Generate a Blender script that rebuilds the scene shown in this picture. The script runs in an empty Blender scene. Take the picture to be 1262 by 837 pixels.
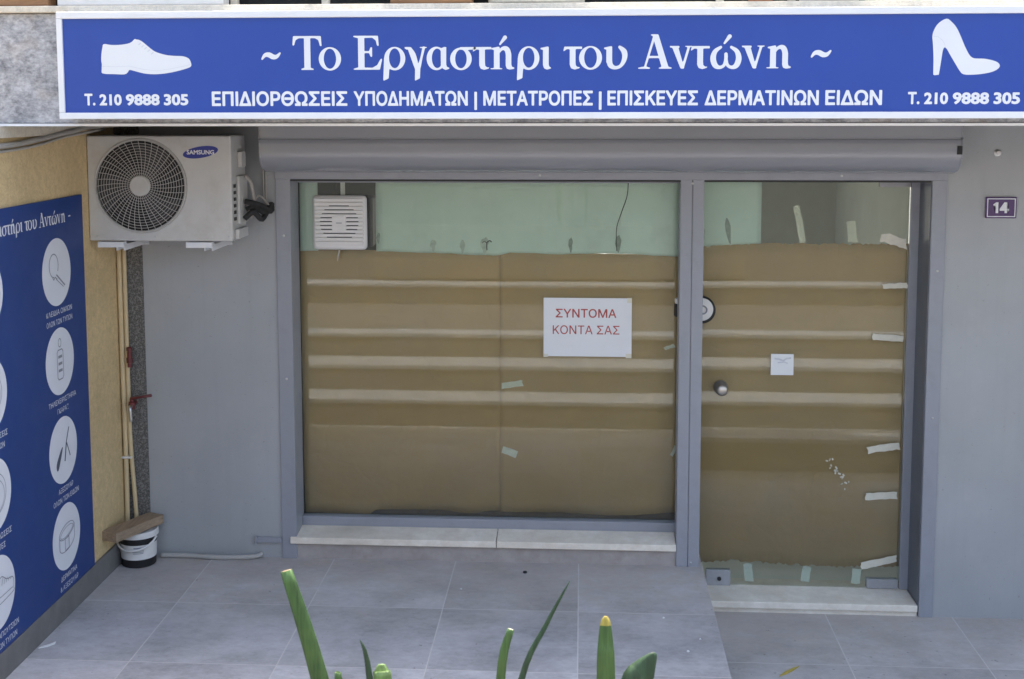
import bpy, bmesh, math, random
import numpy as np
from mathutils import Vector, Matrix, Euler
R = math.radians
rnd = random.Random(7)
scene = bpy.context.scene
COL = scene.collection

# ------------------------------------------------------------------ camera
cd = bpy.data.cameras.new('camera'); cam = bpy.data.objects.new('camera', cd); COL.objects.link(cam)
cam.location = (0, -5.894, 2.2308)
cam.rotation_euler = (R(90) - 0.101103, 0, 0.063160)
cam.rotation_euler = (Euler((R(90) - 0.101103, 0, 0.063160)).to_matrix() @ Matrix.Rotation(-0.00165, 3, 'Z')).to_euler()
cd.sensor_width = 36; cd.sensor_fit = 'HORIZONTAL'
cd.lens = 36 * 1540.8 / 1262
cd.shift_x = 10.37 / 1262; cd.shift_y = -134.88 / 1262
cd.clip_start = 0.05; cd.clip_end = 500
cd.dof.use_dof = True; cd.dof.focus_distance = 5.9; cd.dof.aperture_fstop = 30
scene.camera = cam

# ------------------------------------------------------------------ light
SUN_EL, SUN_AZ = R(72), R(12)          # the sun stands behind the building, the shop front is in its shade
world = bpy.data.worlds.new('World'); scene.world = world; world.use_nodes = True
wn = world.node_tree; bg = wn.nodes['Background']
sky = wn.nodes.new('ShaderNodeTexSky'); sky.sky_type = 'NISHITA'; sky.sun_disc = False
sky.sun_elevation = SUN_EL; sky.sun_rotation = SUN_AZ; sky.dust_density = 4.0; sky.air_density = 1.0; sky.ozone_density = 0.6
tint = wn.nodes.new('ShaderNodeMix'); tint.data_type = 'RGBA'; tint.blend_type = 'MULTIPLY'; tint.inputs[0].default_value = 1; tint.inputs[7].default_value = (1.0, .955, .875, 1)
wn.links.new(sky.outputs[0], tint.inputs[6]); wn.links.new(tint.outputs[2], bg.inputs['Color']); bg.inputs['Strength'].default_value = 0.15
sl = bpy.data.lights.new('sun', 'SUN'); sl.energy = 2.0; sl.angle = R(0.53); sl.color = (1, .95, .87)
so = bpy.data.objects.new('sun', sl); COL.objects.link(so); so.location = (4, 10, 20)
sdir = Vector((math.sin(SUN_AZ) * math.cos(SUN_EL), math.cos(SUN_AZ) * math.cos(SUN_EL), math.sin(SUN_EL)))
so.rotation_euler = (-sdir).to_track_quat('-Z', 'Y').to_euler()
vs = scene.view_settings
vs.view_transform = 'Standard'; vs.look = 'None'; vs.gamma = 1.0; vs.use_curve_mapping = False
vs.exposure = 2.05

# ------------------------------------------------------------------ material helpers
def nodes(name):
    m = bpy.data.materials.new(name); m.use_nodes = True
    nt = m.node_tree
    return m, nt, nt.nodes['Principled BSDF']
def N(nt, t, **k):
    n = nt.nodes.new(t)
    for a, v in k.items(): setattr(n, a, v)
    return n
def L(nt, a, b): nt.links.new(a, b)
def pos(nt):
    return N(nt, 'ShaderNodeTexCoord').outputs['Object']
def noise(nt, vec, scale, detail=4, rough=.6, stretch=None):
    if stretch:
        mp = N(nt, 'ShaderNodeMapping'); mp.inputs['Scale'].default_value = stretch
        L(nt, vec, mp.inputs[0]); vec = mp.outputs[0]
    n = N(nt, 'ShaderNodeTexNoise'); n.inputs['Scale'].default_value = scale
    n.inputs['Detail'].default_value = detail; n.inputs['Roughness'].default_value = rough
    L(nt, vec, n.inputs['Vector']); return n.outputs['Fac']
def ramp(nt, fac, stops):
    r = N(nt, 'ShaderNodeValToRGB'); e = r.color_ramp.elements
    while len(e) < len(stops): e.new(.5)
    for i, (p, c) in enumerate(stops):
        e[i].position = p; e[i].color = (c[0], c[1], c[2], 1) if not isinstance(c, (int, float)) else (c, c, c, 1)
    L(nt, fac, r.inputs[0]); return r.outputs[0]
def mixc(nt, fac, a, b, mode='MIX'):
    m = N(nt, 'ShaderNodeMix', data_type='RGBA', blend_type=mode)
    for s, v in ((0, fac), (6, a), (7, b)):
        if hasattr(v, 'is_linked') or hasattr(v, 'links'): L(nt, v, m.inputs[s])
        else: m.inputs[s].default_value = v if s == 0 else (*v[:3], 1)
    return m.outputs[2]
def math_(nt, op, a, b=None, clamp=False):
    m = N(nt, 'ShaderNodeMath', operation=op, use_clamp=clamp)
    for s, v in ((0, a), (1, b)):
        if v is None: continue
        if isinstance(v, (int, float)): m.inputs[s].default_value = v
        else: L(nt, v, m.inputs[s])
    return m.outputs[0]
def bump(nt, bs, h, strength, dist=.01):
    b = N(nt, 'ShaderNodeBump'); b.inputs['Strength'].default_value = strength; b.inputs['Distance'].default_value = dist
    L(nt, h, b.inputs['Height']); L(nt, b.outputs[0], bs.inputs['Normal'])
_mats = {}
def mat(name, col, rough=.5, var=.12, scale=6, metal=0, bumps=0, bscale=60, spec=.5, stretch=None, dirt=None, coat=0):
    """plain paint/plastic/metal with uneven tone, roughness and a fine grain"""
    if name in _mats: return _mats[name]
    m, nt, bs = nodes(name); p = pos(nt)
    f = noise(nt, p, scale, 5, .65, stretch)
    c = mixc(nt, ramp(nt, f, [(.3, 0), (.7, 1)]), [x * (1 - var) for x in col], [min(1, x * (1 + var)) for x in col])
    if dirt:
        g = noise(nt, p, dirt[2], 6, .7)
        c = mixc(nt, math_(nt, 'MULTIPLY', ramp(nt, g, [(.5, 0), (.72, 1)]), dirt[1]), c, dirt[0])
    L(nt, c, bs.inputs['Base Color'])
    L(nt, math_(nt, 'ADD', math_(nt, 'MULTIPLY', noise(nt, p, scale * 3), .2), rough - .1), bs.inputs['Roughness'])
    bs.inputs['Metallic'].default_value = metal; bs.inputs['Specular IOR Level'].default_value = spec
    bs.inputs['Coat Weight'].default_value = coat
    if bumps: bump(nt, bs, noise(nt, p, bscale, 6, .7), bumps)
    _mats[name] = m; return m

# ------------------------------------------------------------------ mesh helpers
WL = {}
def wl(o): return WL.get(o.name, Vector((0, 0, 0))) if o else Vector((0, 0, 0))
def tagp(o, label=None, cat=None, group=None, kind=None):
    for k, v in (('label', label), ('category', cat), ('group', group), ('kind', kind)):
        if v: o[k] = v
    return o
def thing(name, loc, label, cat, group=None):
    o = bpy.data.objects.new(name, None); COL.objects.link(o); o.location = loc; o.empty_display_size = .05
    WL[o.name] = Vector(loc); return tagp(o, label, cat, group)
def obj(name, bm, m, parent=None, bevel=0, smooth=False, label=None, cat=None, group=None, kind=None, seg=2, recalc=True):
    if recalc: bmesh.ops.recalc_face_normals(bm, faces=bm.faces[:])
    me = bpy.data.meshes.new(name)
    if parent is not None: org = wl(parent)
    else:
        co = np.array([v.co[:] for v in bm.verts]); lo, hi = co.min(0), co.max(0)
        org = Vector(((lo[0] + hi[0]) / 2, (lo[1] + hi[1]) / 2, lo[2]))
    bmesh.ops.translate(bm, vec=-org, verts=bm.verts[:])
    bm.to_mesh(me); bm.free()
    for mm in (m if isinstance(m, (list, tuple)) else [m]): me.materials.append(mm)
    o = bpy.data.objects.new(name, me); COL.objects.link(o)
    if parent is not None: o.parent = parent
    else: o.location = org
    WL[o.name] = org
    if smooth:
        for f in me.polygons: f.use_smooth = True
        if smooth != 'all': me.set_sharp_from_angle(angle=R(38))
    if bevel:
        b = o.modifiers.new('bevel', 'BEVEL'); b.width = bevel; b.segments = seg; b.limit_method = 'ANGLE'; b.angle_limit = R(40)
    return tagp(o, label, cat, group, kind)
def bx(x0, x1, y0, y1, z0, z1, bm=None, rot=None):
    bm = bm or bmesh.new()
    vs_ = [bm.verts.new((x, y, z)) for z in (z0, z1) for y in (y0, y1) for x in (x0, x1)]
    for f in ((0, 2, 3, 1), (4, 5, 7, 6), (0, 1, 5, 4), (2, 6, 7, 3), (0, 4, 6, 2), (1, 3, 7, 5)): bm.faces.new([vs_[i] for i in f])
    if rot is not None:
        c = Vector(((x0 + x1) / 2, (y0 + y1) / 2, (z0 + z1) / 2))
        bmesh.ops.rotate(bm, cent=c, matrix=Euler(rot).to_matrix(), verts=vs_)
    return bm
def tube(pts, r, bm=None, n=10, cap=True):
    bm = bm or bmesh.new(); pts = [Vector(p) for p in pts]; k = len(pts)
    rr = r if isinstance(r, (list, tuple)) else [r] * k
    rings = []; up = None
    for i, p in enumerate(pts):
        t = (pts[min(i + 1, k - 1)] - pts[max(i - 1, 0)]).normalized()
        if up is None: up = Vector((0, 0, 1)) if abs(t.z) < .9 else Vector((1, 0, 0))
        a = t.cross(up).normalized(); up = a.cross(t).normalized()
        rings.append([bm.verts.new(p + rr[i] * (math.cos(q) * a + math.sin(q) * up)) for q in [2 * math.pi * j / n for j in range(n)]])
    for A, B in zip(rings, rings[1:]):
        for j in range(n): bm.faces.new((A[j], A[(j + 1) % n], B[(j + 1) % n], B[j]))
    if cap: bm.faces.new(rings[0][::-1]); bm.faces.new(rings[-1])
    return bm
def smoothpts(pts, k=6):
    P = [Vector(p) for p in pts]; out = []
    for i in range(len(P) - 1):
        a, b, c, d = P[max(i - 1, 0)], P[i], P[i + 1], P[min(i + 2, len(P) - 1)]
        for j in range(k):
            t = j / k
            out.append(.5 * ((2 * b) + (c - a) * t + (2 * a - 5 * b + 4 * c - d) * t * t + (3 * b - a - 3 * c + d) * t ** 3))
    return out + [P[-1]]
def ring(c, r, rt, axis='Y', bm=None, n=48, m=6):
    bm = bm or bmesh.new(); c = Vector(c); V = []
    for i in range(n):
        a = 2 * math.pi * i / n; row = []
        for j in range(m):
            b = 2 * math.pi * j / m; q = r + rt * math.cos(b)
            v = (q * math.cos(a), rt * math.sin(b), q * math.sin(a)) if axis == 'Y' else (q * math.cos(a), q * math.sin(a), rt * math.sin(b))
            row.append(bm.verts.new(c + Vector(v)))
        V.append(row)
    for i in range(n):
        for j in range(m): bm.faces.new((V[i][j], V[(i + 1) % n][j], V[(i + 1) % n][(j + 1) % m], V[i][(j + 1) % m]))
    return bm
def lathe(c, prof, axis='Z', n=40, bm=None, cap=True):
    """prof: (radius, height along axis)"""
    bm = bm or bmesh.new(); c = Vector(c); rows = []
    for r, h in prof:
        row = []
        for i in range(n):
            a = 2 * math.pi * i / n
            v = (r * math.cos(a), r * math.sin(a), h) if axis == 'Z' else (r * math.cos(a), h, r * math.sin(a))
            row.append(bm.verts.new(c + Vector(v)))
        rows.append(row)
    for A, B in zip(rows, rows[1:]):
        for i in range(n): bm.faces.new((A[i], A[(i + 1) % n], B[(i + 1) % n], B[i]))
    if cap: bm.faces.new(rows[0]); bm.faces.new(rows[-1])
    return bm
def prism(poly, map3, d0, d1, bm=None):
    """poly of 2-D points, map3(u, v, depth) -> xyz"""
    bm = bm or bmesh.new()
    A = [bm.verts.new(map3(u, v, d0)) for u, v in poly]; B = [bm.verts.new(map3(u, v, d1)) for u, v in poly]
    n = len(poly)
    for i in range(n): bm.faces.new((A[i], A[(i + 1) % n], B[(i + 1) % n], B[i]))
    f1 = bm.faces.new(A[::-1]); f2 = bm.faces.new(B)
    bmesh.ops.triangulate(bm, faces=[f1, f2]); return bm
def catmull2(pts, k=5, closed=True):
    n = len(pts); out = []
    for i in range(n):
        a, b, c, d = [np.array(pts[(i + q) % n], float) for q in (-1, 0, 1, 2)]
        for j in range(k):
            t = j / k; out.append(tuple(.5 * ((2 * b) + (c - a) * t + (2 * a - 5 * b + 4 * c - d) * t * t + (3 * b - a - 3 * c + d) * t ** 3)))
    return out

# ------------------------------------------------------------------ lettering
FRONT = lambda x0, z0, y: (lambda u, v, d=0: (x0 + u, y - d, z0 + v))       # faces the street (-Y)
def SIDE(y0, z0, x): return lambda u, v, d=0: (x + d, y0 + u, z0 + v)         # faces +X, read from the forecourt
def text_verts(s, bold):
    cu = bpy.data.curves.new('lettering', 'FONT'); cu.body = s; cu.size = 1; cu.offset = bold; cu.resolution_u = 4; cu.fill_mode = 'FRONT'
    o = bpy.data.objects.new('lettering', cu); COL.objects.link(o)
    dg = bpy.context.evaluated_depsgraph_get(); me = bpy.data.meshes.new_from_object(o.evaluated_get(dg))
    v = [tuple(p.co[:2]) for p in me.vertices]; f = [tuple(p.vertices) for p in me.polygons]
    bpy.data.objects.remove(o); bpy.data.curves.remove(cu); bpy.data.meshes.remove(me)
    return v, f
def flat(bm, v, f, map3, d=0):
    vv = [bm.verts.new(map3(x, y, d)) for x, y in v]
    for q in f:
        try: bm.faces.new([vv[i] for i in q])
        except ValueError: pass
def bold_verts(s, bold, st=.028):
    cu = bpy.data.curves.new('lettering', 'FONT'); cu.body = s; cu.size = 1; cu.resolution_u = 3; cu.fill_mode = 'NONE'
    o = bpy.data.objects.new('lettering', cu); COL.objects.link(o)
    me = bpy.data.meshes.new_from_object(o.evaluated_get(bpy.context.evaluated_depsgraph_get()))
    P = np.array([p.co[:2] for p in me.vertices]); Ed = [tuple(e.vertices) for e in me.edges]
    bpy.data.objects.remove(o); bpy.data.curves.remove(cu); bpy.data.meshes.remove(me)
    xs = np.arange(P[:, 0].min() - .1, P[:, 0].max() + .1, st); ys = np.arange(P[:, 1].min() - .1, P[:, 1].max() + .1, st)
    D = np.full((len(xs), len(ys)), .09); ins = np.zeros(D.shape, bool)
    for a, b in Ed:
        (x1, y1), (x2, y2) = P[a], P[b]
        i0, i1 = np.searchsorted(xs, (min(x1, x2) - .1, max(x1, x2) + .1)); j0, j1 = np.searchsorted(ys, (min(y1, y2) - .1, max(y1, y2) + .1))
        X, Y = xs[i0:i1, None], ys[None, j0:j1]; dx, dy = x2 - x1, y2 - y1
        t = np.clip(((X - x1) * dx + (Y - y1) * dy) / (dx * dx + dy * dy + 1e-12), 0, 1)
        D[i0:i1, j0:j1] = np.minimum(D[i0:i1, j0:j1], np.hypot(X - x1 - t * dx, Y - y1 - t * dy))
        if y1 != y2:
            js = np.where((y1 > ys) != (y2 > ys))[0]
            for j in js: ins[:np.searchsorted(xs, x1 + (ys[j] - y1) * dx / dy), j] ^= True
    F = np.where(ins, -D, D) - bold + 1e-6
    return cells(xs, ys, F)
def cells(xs, ys, F):
    V, Fc, key = [], [], {}
    def vert(k, xy):
        if k not in key: key[k] = len(V); V.append(xy)
        return key[k]
    for i in range(len(xs) - 1):
        for j in range(len(ys) - 1):
            C = [(i, j), (i + 1, j), (i + 1, j + 1), (i, j + 1)]; f = [F[c] for c in C]
            if min(f) > 0: continue
            poly = []
            for q in range(4):
                a, b = C[q], C[(q + 1) % 4]; fa, fb = f[q], f[(q + 1) % 4]
                if fa <= 0: poly.append(vert(('c', a), (xs[a[0]], ys[a[1]])))
                if (fa <= 0) != (fb <= 0):
                    t = fa / (fa - fb); poly.append(vert(('e',) + tuple(sorted((a, b))), (xs[a[0]] + t * (xs[b[0]] - xs[a[0]]), ys[a[1]] + t * (ys[b[1]] - ys[a[1]]))))
            if len(poly) > 2: Fc.append(tuple(poly))
    return V, Fc
def text(bm, s, x0, x1, y0, h, map3, bold=.02, d=0, shear=0):
    """lay s between x0 and x1 with its baseline on y0 and cap height h"""
    v, f = bold_verts(s, bold) if bold else text_verts(s, 0)
    xs = [p[0] for p in v]; a, b = min(xs), max(xs)
    capv, _ = text_verts('Η', 0); cl, ch = min(p[1] for p in capv) - bold, max(p[1] for p in capv) + bold
    k = (x1 - x0) / (b - a)
    flat(bm, [(x0 + (p[0] - a) * k, y0 + (p[1] - cl) * h / (ch - cl)) for p in v], f, map3, d)
# serif display letters drawn as signed distance fields and meshed by clipped cells
class G:
    def __init__(s, w): s.w = w
def _poly(X, Y, pts):
    d = np.full(X.shape, 1e9); ins = np.zeros(X.shape, bool); n = len(pts)
    for i in range(n):
        (x1, y1), (x2, y2) = pts[i], pts[(i + 1) % n]
        dx, dy = x2 - x1, y2 - y1; t = np.clip(((X - x1) * dx + (Y - y1) * dy) / (dx * dx + dy * dy + 1e-12), 0, 1)
        d = np.minimum(d, np.hypot(X - x1 - t * dx, Y - y1 - t * dy))
        c = ((y1 > Y) != (y2 > Y)); xi = x1 + (Y - y1) * dx / (dy if abs(dy) > 1e-9 else 1e-9); ins ^= c & (X < xi)
    return np.where(ins, -d, d)
def _stroke(X, Y, pts):
    P = [(p[0], p[1]) for p in pts]; Q = smoothpts([(p[0], p[1], p[2]) for p in pts], 6) if len(pts) > 2 else [Vector(p) for p in pts]
    d = np.full(X.shape, 1e9)
    for a, b in zip(Q, Q[1:]):
        dx, dy = b.x - a.x, b.y - a.y; t = np.clip(((X - a.x) * dx + (Y - a.y) * dy) / (dx * dx + dy * dy + 1e-12), 0, 1)
        d = np.minimum(d, np.hypot(X - a.x - t * dx, Y - a.y - t * dy) - (a.z + t * (b.z - a.z)))
    return d
def _ell(X, Y, cx, cy, rx, ry):
    return (np.sqrt(((X - cx) / rx) ** 2 + ((Y - cy) / ry) ** 2) - 1) * min(rx, ry)
def glyph_field(ch, X, Y):
    p = lambda *a: _poly(X, Y, a); s = lambda *a: _stroke(X, Y, a); e = lambda *a: _ell(X, Y, *a)
    U = lambda *a: np.minimum.reduce(a); S = lambda a, b: np.maximum(a, -b)
    acc = lambda x, y: s((x, y, .028), (x + .15, y + .2, .06))
    if ch == 'Τ': return U(p((.25, 0), (.64, 0), (.64, .035), (.54, .06), (.54, .95), (.35, .95), (.35, .06), (.25, .035)),
                           p((.02, 1), (0, .72), (.05, .72), (.10, .88), (.2, .935), (.68, .935), (.78, .88), (.83, .70), (.88, .70), (.86, 1)))
    if ch == 'ο': return S(e(.335, .325, .335, .345), e(.335, .33, .185, .295))
    if ch == 'Ε': return U(p((.17, .03), (.36, .03), (.36, .97), (.17, .97)), p((.03, 1), (.03, .965), (.17, .93), (.6, .94), (.7, .86), (.74, .7), (.79, .7), (.77, 1)),
                           p((.34, .49), (.5, .49), (.54, .38), (.59, .38), (.59, .66), (.54, .66), (.5, .55), (.34, .55)),
                           p((.03, 0), (.82, 0), (.89, .32), (.84, .32), (.74, .14), (.6, .06), (.17, .07), (.03, .035)))
    if ch == 'ρ': return U(S(e(.37, .325, .315, .345), e(.37, .335, .17, .29)), p((.02, -.33), (.05, .35), (.2, .4), (.205, .02), (.185, -.26)))
    if ch == 'γ': return U(s((.16, .6, .06), (.25, .42, .085), (.34, .12, .07), (.37, .0, .05)), p((0, .665), (.0, .62), (.08, .58), (.22, .665)),
                           s((.57, .64, .04), (.5, .35, .035), (.43, .08, .05)), p((.45, .665), (.45, .63), (.67, .63), (.67, .665)), p((.30, -.33), (.31, .1), (.47, .12), (.45, -.26)))
    if ch == 'α': return U(S(e(.29, .325, .29, .345), e(.315, .33, .16, .285)), p((.42, .62), (.42, .12), (.47, .03), (.56, -.015), (.67, .02), (.67, .05), (.60, .08), (.58, .15), (.585, .66), (.52, .66)))
    if ch == 'σ': return U(S(e(.32, .31, .32, .33), e(.32, .31, .17, .275)), p((.3, .655), (.3, .58), (.5, .57), (.76, .585), (.76, .655)))
    if ch == 'τ': return U(p((.03, .655), (0, .52), (.05, .54), (.1, .58), (.55, .585), (.55, .655)), p((.19, .6), (.19, .12), (.23, .02), (.34, -.015), (.46, .02), (.5, .06), (.42, .06), (.37, .1), (.36, .2), (.36, .6)))
    if ch in 'ηή':
        d = U(p((.1, .03), (.27, .03), (.27, .66), (.22, .66), (.02, .62), (.02, .585), (.1, .57)), p((.0, 0), (.35, 0), (.35, .035), (.0, .035)),
              s((.22, .46, .03), (.34, .6, .045), (.47, .595, .075), (.53, .45, .082), (.53, .25, .082)),
              p((.45, .45), (.45, .1), (.48, .02), (.56, -.01), (.70, .01), (.70, .05), (.63, .08), (.615, .15), (.615, .45)))
        return U(d, acc(.28, .73)) if ch == 'ή' else d
    if ch == 'ι': return p((0, .62), (.0, .585), (.075, .56), (.075, .12), (.11, .02), (.2, -.015), (.31, .02), (.31, .055), (.26, .07), (.245, .14), (.245, .66), (.2, .66))
    if ch == 'υ': return U(p((.0, .62), (.0, .585), (.07, .56), (.07, .2), (.24, .2), (.24, .66), (.18, .66)),
                           s((.155, .25, .082), (.2, .1, .075), (.34, .035, .05), (.5, .1, .05), (.6, .3, .072), (.59, .5, .08), (.46, .635, .045)))
    if ch == 'Α': return U(s((.47, .96, .035), (.2, .05, .03)), p((.40, 1.0), (.58, 1.0), (.89, .03), (.69, .03)), p((.36, 1.0), (.36, .965), (.5, .94), (.58, 1.0)),
                           p((.26, .31), (.7, .31), (.7, .375), (.26, .375)), p((.0, 0), (.35, 0), (.35, .035), (.25, .06), (.12, .06), (.0, .035)), p((.6, 0), (.98, 0), (.98, .035), (.88, .06), (.7, .06), (.6, .035)))
    if ch == 'ν': return U(p((.06, .64), (.24, .64), (.43, .0), (.32, .0)), p((0, .66), (.0, .62), (.1, .6), (.28, .62), (.28, .66)), s((.55, .62, .035), (.38, .03, .035)), p((.44, .66), (.44, .625), (.66, .625), (.66, .66)))
    if ch == 'ώ': return U(s((.31, .62, .04), (.15, .5, .065), (.09, .3, .082), (.15, .1, .078), (.28, .035, .05), (.41, .1, .045), (.46, .28, .05), (.46, .42, .05)),
                           s((.46, .28, .05), (.51, .1, .045), (.64, .035, .05), (.77, .1, .078), (.83, .3, .082), (.77, .5, .065), (.61, .62, .04)), acc(.41, .73))
    if ch == '~': return s((.03, .33, .028), (.12, .44, .055), (.24, .45, .075), (.36, .39, .075), (.47, .4, .055), (.57, .5, .028))
    if ch == '-': return p((.02, .33), (.4, .33), (.4, .42), (.02, .42))
GLY = {}
def glyph(ch, st=.03):
    if ch in GLY: return GLY[ch]
    xs = np.arange(-.08, 1.1, st); ys = np.arange(-.40, 1.08, st); X, Y = np.meshgrid(xs, ys, indexing='ij')
    GLY[ch] = cells(xs, ys, glyph_field(ch, X, Y) + 1e-6); return GLY[ch]
TITLE = [('~', 322), ('Τ', 361.9), ('ο', 395), ('Ε', 437.5), ('ρ', 475), ('γ', 503), ('α', 530.5), ('σ', 559.8), ('τ', 588), ('ή', 610), ('ρ', 641.8), ('ι', 671.8), ('τ', 700), ('ο', 719.5), ('υ', 750),
         ('Α', 792), ('ν', 830.5), ('τ', 856), ('ώ', 879.5), ('ν', 918), ('η', 948), ('~', 1001)]
def title(bm, x0, y0, k, map3, d=0, last=None, part=None):
    """the shop's title line, k metres per unit of the measured spacing, cap height 42 units"""
    for i, (ch, px) in enumerate(TITLE):
        if part == 'words' and ch == '~' or part in (0, 1) and i != part * (len(TITLE) - 1): continue
        if last and ch == '~': ch = last if i else '~'
        V, Fc = glyph(ch)
        flat(bm, [(x0 + (px - 322) * k + x * 42 * k, y0 + y * 42 * k) for x, y in V], Fc, map3, d)
def emblem(bm, outline, map3, d, smooth=4):
    P = catmull2(outline, smooth) if smooth else outline
    from mathutils.geometry import tessellate_polygon
    v = [bm.verts.new(map3(x, y, d)) for x, y in P]
    for t in tessellate_polygon([[Vector((x, y, 0)) for x, y in P]]): bm.faces.new([v[i] for i in t])
def line(bm, pts, w, map3, d, closed=False):
    P = [np.array(p, float) for p in pts]
    if closed: P.append(P[0])
    for i, (a, b) in enumerate(zip(P, P[1:])):
        t = (b - a) / (np.linalg.norm(b - a) + 1e-9); n = np.array((-t[1], t[0])) * w / 2; a = a - t * w * .3; b = b + t * w * .3
        f = [bm.verts.new(map3(q[0], q[1], d + i * 2e-6)) for q in (a + n, a - n, b - n, b + n)]; bm.faces.new(f)
def disc2(bm, cx, cy, r, map3, d, n=56):
    bm.faces.new([bm.verts.new(map3(cx + r * math.cos(2 * math.pi * i / n), cy + r * math.sin(2 * math.pi * i / n), d)) for i in range(n)])

# ------------------------------------------------------------------ materials
def tile_mat(name, ox, oy, base, sx=.6, sy=.6):
    m, nt, bs = nodes(name)
    geo = N(nt, 'ShaderNodeNewGeometry').outputs['Position']; sep = N(nt, 'ShaderNodeSeparateXYZ'); L(nt, geo, sep.inputs[0])
    u = math_(nt, 'DIVIDE', math_(nt, 'SUBTRACT', sep.outputs[0], ox), sx); v = math_(nt, 'DIVIDE', math_(nt, 'SUBTRACT', sep.outputs[1], oy), sy)
    def edge(q, s): return math_(nt, 'MULTIPLY', math_(nt, 'SUBTRACT', .5, math_(nt, 'ABSOLUTE', math_(nt, 'SUBTRACT', math_(nt, 'FRACT', q), .5))), s)
    dist = math_(nt, 'MINIMUM', edge(u, sx), edge(v, sy))
    wob = math_(nt, 'MULTIPLY', math_(nt, 'SUBTRACT', noise(nt, geo, 30, 3), .5), .0016)
    gr = ramp(nt, math_(nt, 'ADD', dist, wob), [(.0008, 1), (.0022, 0)])
    cell = N(nt, 'ShaderNodeCombineXYZ'); L(nt, math_(nt, 'FLOOR', u), cell.inputs[0]); L(nt, math_(nt, 'FLOOR', v), cell.inputs[1])
    wnn = N(nt, 'ShaderNodeTexWhiteNoise'); L(nt, cell.outputs[0], wnn.inputs[0])
    off = N(nt, 'ShaderNodeVectorMath', operation='SCALE'); L(nt, wnn.outputs['Color'], off.inputs[0]); off.inputs['Scale'].default_value = 7
    ad = N(nt, 'ShaderNodeVectorMath', operation='ADD'); L(nt, geo, ad.inputs[0]); L(nt, off.outputs[0], ad.inputs[1])
    a = noise(nt, ad.outputs[0], 2.6, 8, .7, (1, 1.5, 1)); b = noise(nt, ad.outputs[0], 24, 8, .8, (1, 1.6, 1)); c = noise(nt, geo, 1.3, 4, .6)
    tone = math_(nt, 'ADD', math_(nt, 'MULTIPLY', a, .6), math_(nt, 'MULTIPLY', b, .4))
    col = ramp(nt, tone, [(.34, [x * .60 for x in base]), (.5, [x * .96 for x in base]), (.66, [x * 1.25 for x in base])])
    tv = math_(nt, 'ADD', math_(nt, 'MULTIPLY', wnn.outputs['Value'], .26), .86)
    col = mixc(nt, 1.0, col, tv, 'MULTIPLY')
    big = ramp(nt, noise(nt, geo, 1.9, 5, .62), [(.36, .80), (.5, 1.0), (.66, 1.06)]); col = mixc(nt, 1.0, col, big, 'MULTIPLY')
    smd = ramp(nt, noise(nt, geo, 5.5, 7, .72, (1, 1.7, 1)), [(.58, 0), (.74, 1)]); col = mixc(nt, math_(nt, 'MULTIPLY', smd, .38), col, [x * .45 for x in base])
    # trodden-in earth blown against the shop wall, patchy
    dust = math_(nt, 'MULTIPLY', ramp(nt, math_(nt, 'ADD', sep.outputs[1], math_(nt, 'MULTIPLY', math_(nt, 'SUBTRACT', c, .5), .9)), [(0.0, 0), (.55, 1)]) if False else
                 ramp(nt, math_(nt, 'ADD', math_(nt, 'ADD', sep.outputs[1], .95), math_(nt, 'MULTIPLY', math_(nt, 'SUBTRACT', c, .5), .9)), [(0.0, 0), (.9, 1)]), ramp(nt, noise(nt, geo, 9, 6, .7), [(.3, .25), (.7, .85)]))
    col = mixc(nt, dust, col, (.50, .425, .365))
    spk = ramp(nt, noise(nt, geo, 55, 2, .5), [(.735, 0), (.76, 1)])
    col = mixc(nt, math_(nt, 'MULTIPLY', spk, .35), col, (.55, .54, .52))
    dsp = ramp(nt, noise(nt, geo, 34, 2, .5), [(.25, 1), (.28, 0)])
    col = mixc(nt, math_(nt, 'MULTIPLY', dsp, .5), col, (.12, .11, .10))
    grc = mixc(nt, noise(nt, geo, 5, 4), (.56, .54, .52), (.72, .71, .70))
    col = mixc(nt, gr, col, grc)
    L(nt, col, bs.inputs['Base Color'])
    L(nt, ramp(nt, a, [(.3, .48), (.7, .7)]), bs.inputs['Roughness'])
    bump(nt, bs, math_(nt, 'SUBTRACT', math_(nt, 'MULTIPLY', b, .25), gr), .25, .002)
    return m
M_TILE = tile_mat('grey_floor_tile', -1.81, -.572, (.51, .51, .535))
M_TILE2 = tile_mat('lower_floor_tile', 1.178, -.545, (.51, .505, .515))

def stone_mat():
    m, nt, bs = nodes('rough_stone'); p = pos(nt)
    v = N(nt, 'ShaderNodeTexVoronoi'); v.inputs['Scale'].default_value = 150; L(nt, p, v.inputs['Vector'])
    n = noise(nt, p, 60, 8, .8)
    L(nt, ramp(nt, math_(nt, 'ADD', math_(nt, 'MULTIPLY', n, .7), math_(nt, 'MULTIPLY', v.outputs['Distance'], .5)), [(.3, (.05, .048, .045)), (.55, (.13, .125, .118)), (.8, (.27, .26, .245))]), bs.inputs['Base Color'])
    bs.inputs['Roughness'].default_value = .9; bump(nt, bs, n, .9, .012); return m
def marble_mat(name, dark, light, rough=.35, scale=7, warm=None):
    m, nt, bs = nodes(name); p = pos(nt)
    a = noise(nt, p, scale, 8, .72); b = noise(nt, p, scale * 3.2, 6, .7, (1, 1, 1.8)); w = noise(nt, p, scale * .45, 3, .5)
    f = math_(nt, 'ADD', math_(nt, 'MULTIPLY', a, .55), math_(nt, 'MULTIPLY', b, .45))
    c = ramp(nt, f, [(.36, dark), (.5, [(x + y) / 2 for x, y in zip(dark, light)]), (.62, light)])
    if warm: c = mixc(nt, math_(nt, 'MULTIPLY', ramp(nt, w, [(.56, 0), (.72, 1)]), .5), c, warm)
    L(nt, c, bs.inputs['Base Color']); bs.inputs['Roughness'].default_value = rough; bump(nt, bs, b, .05); return m
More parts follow.
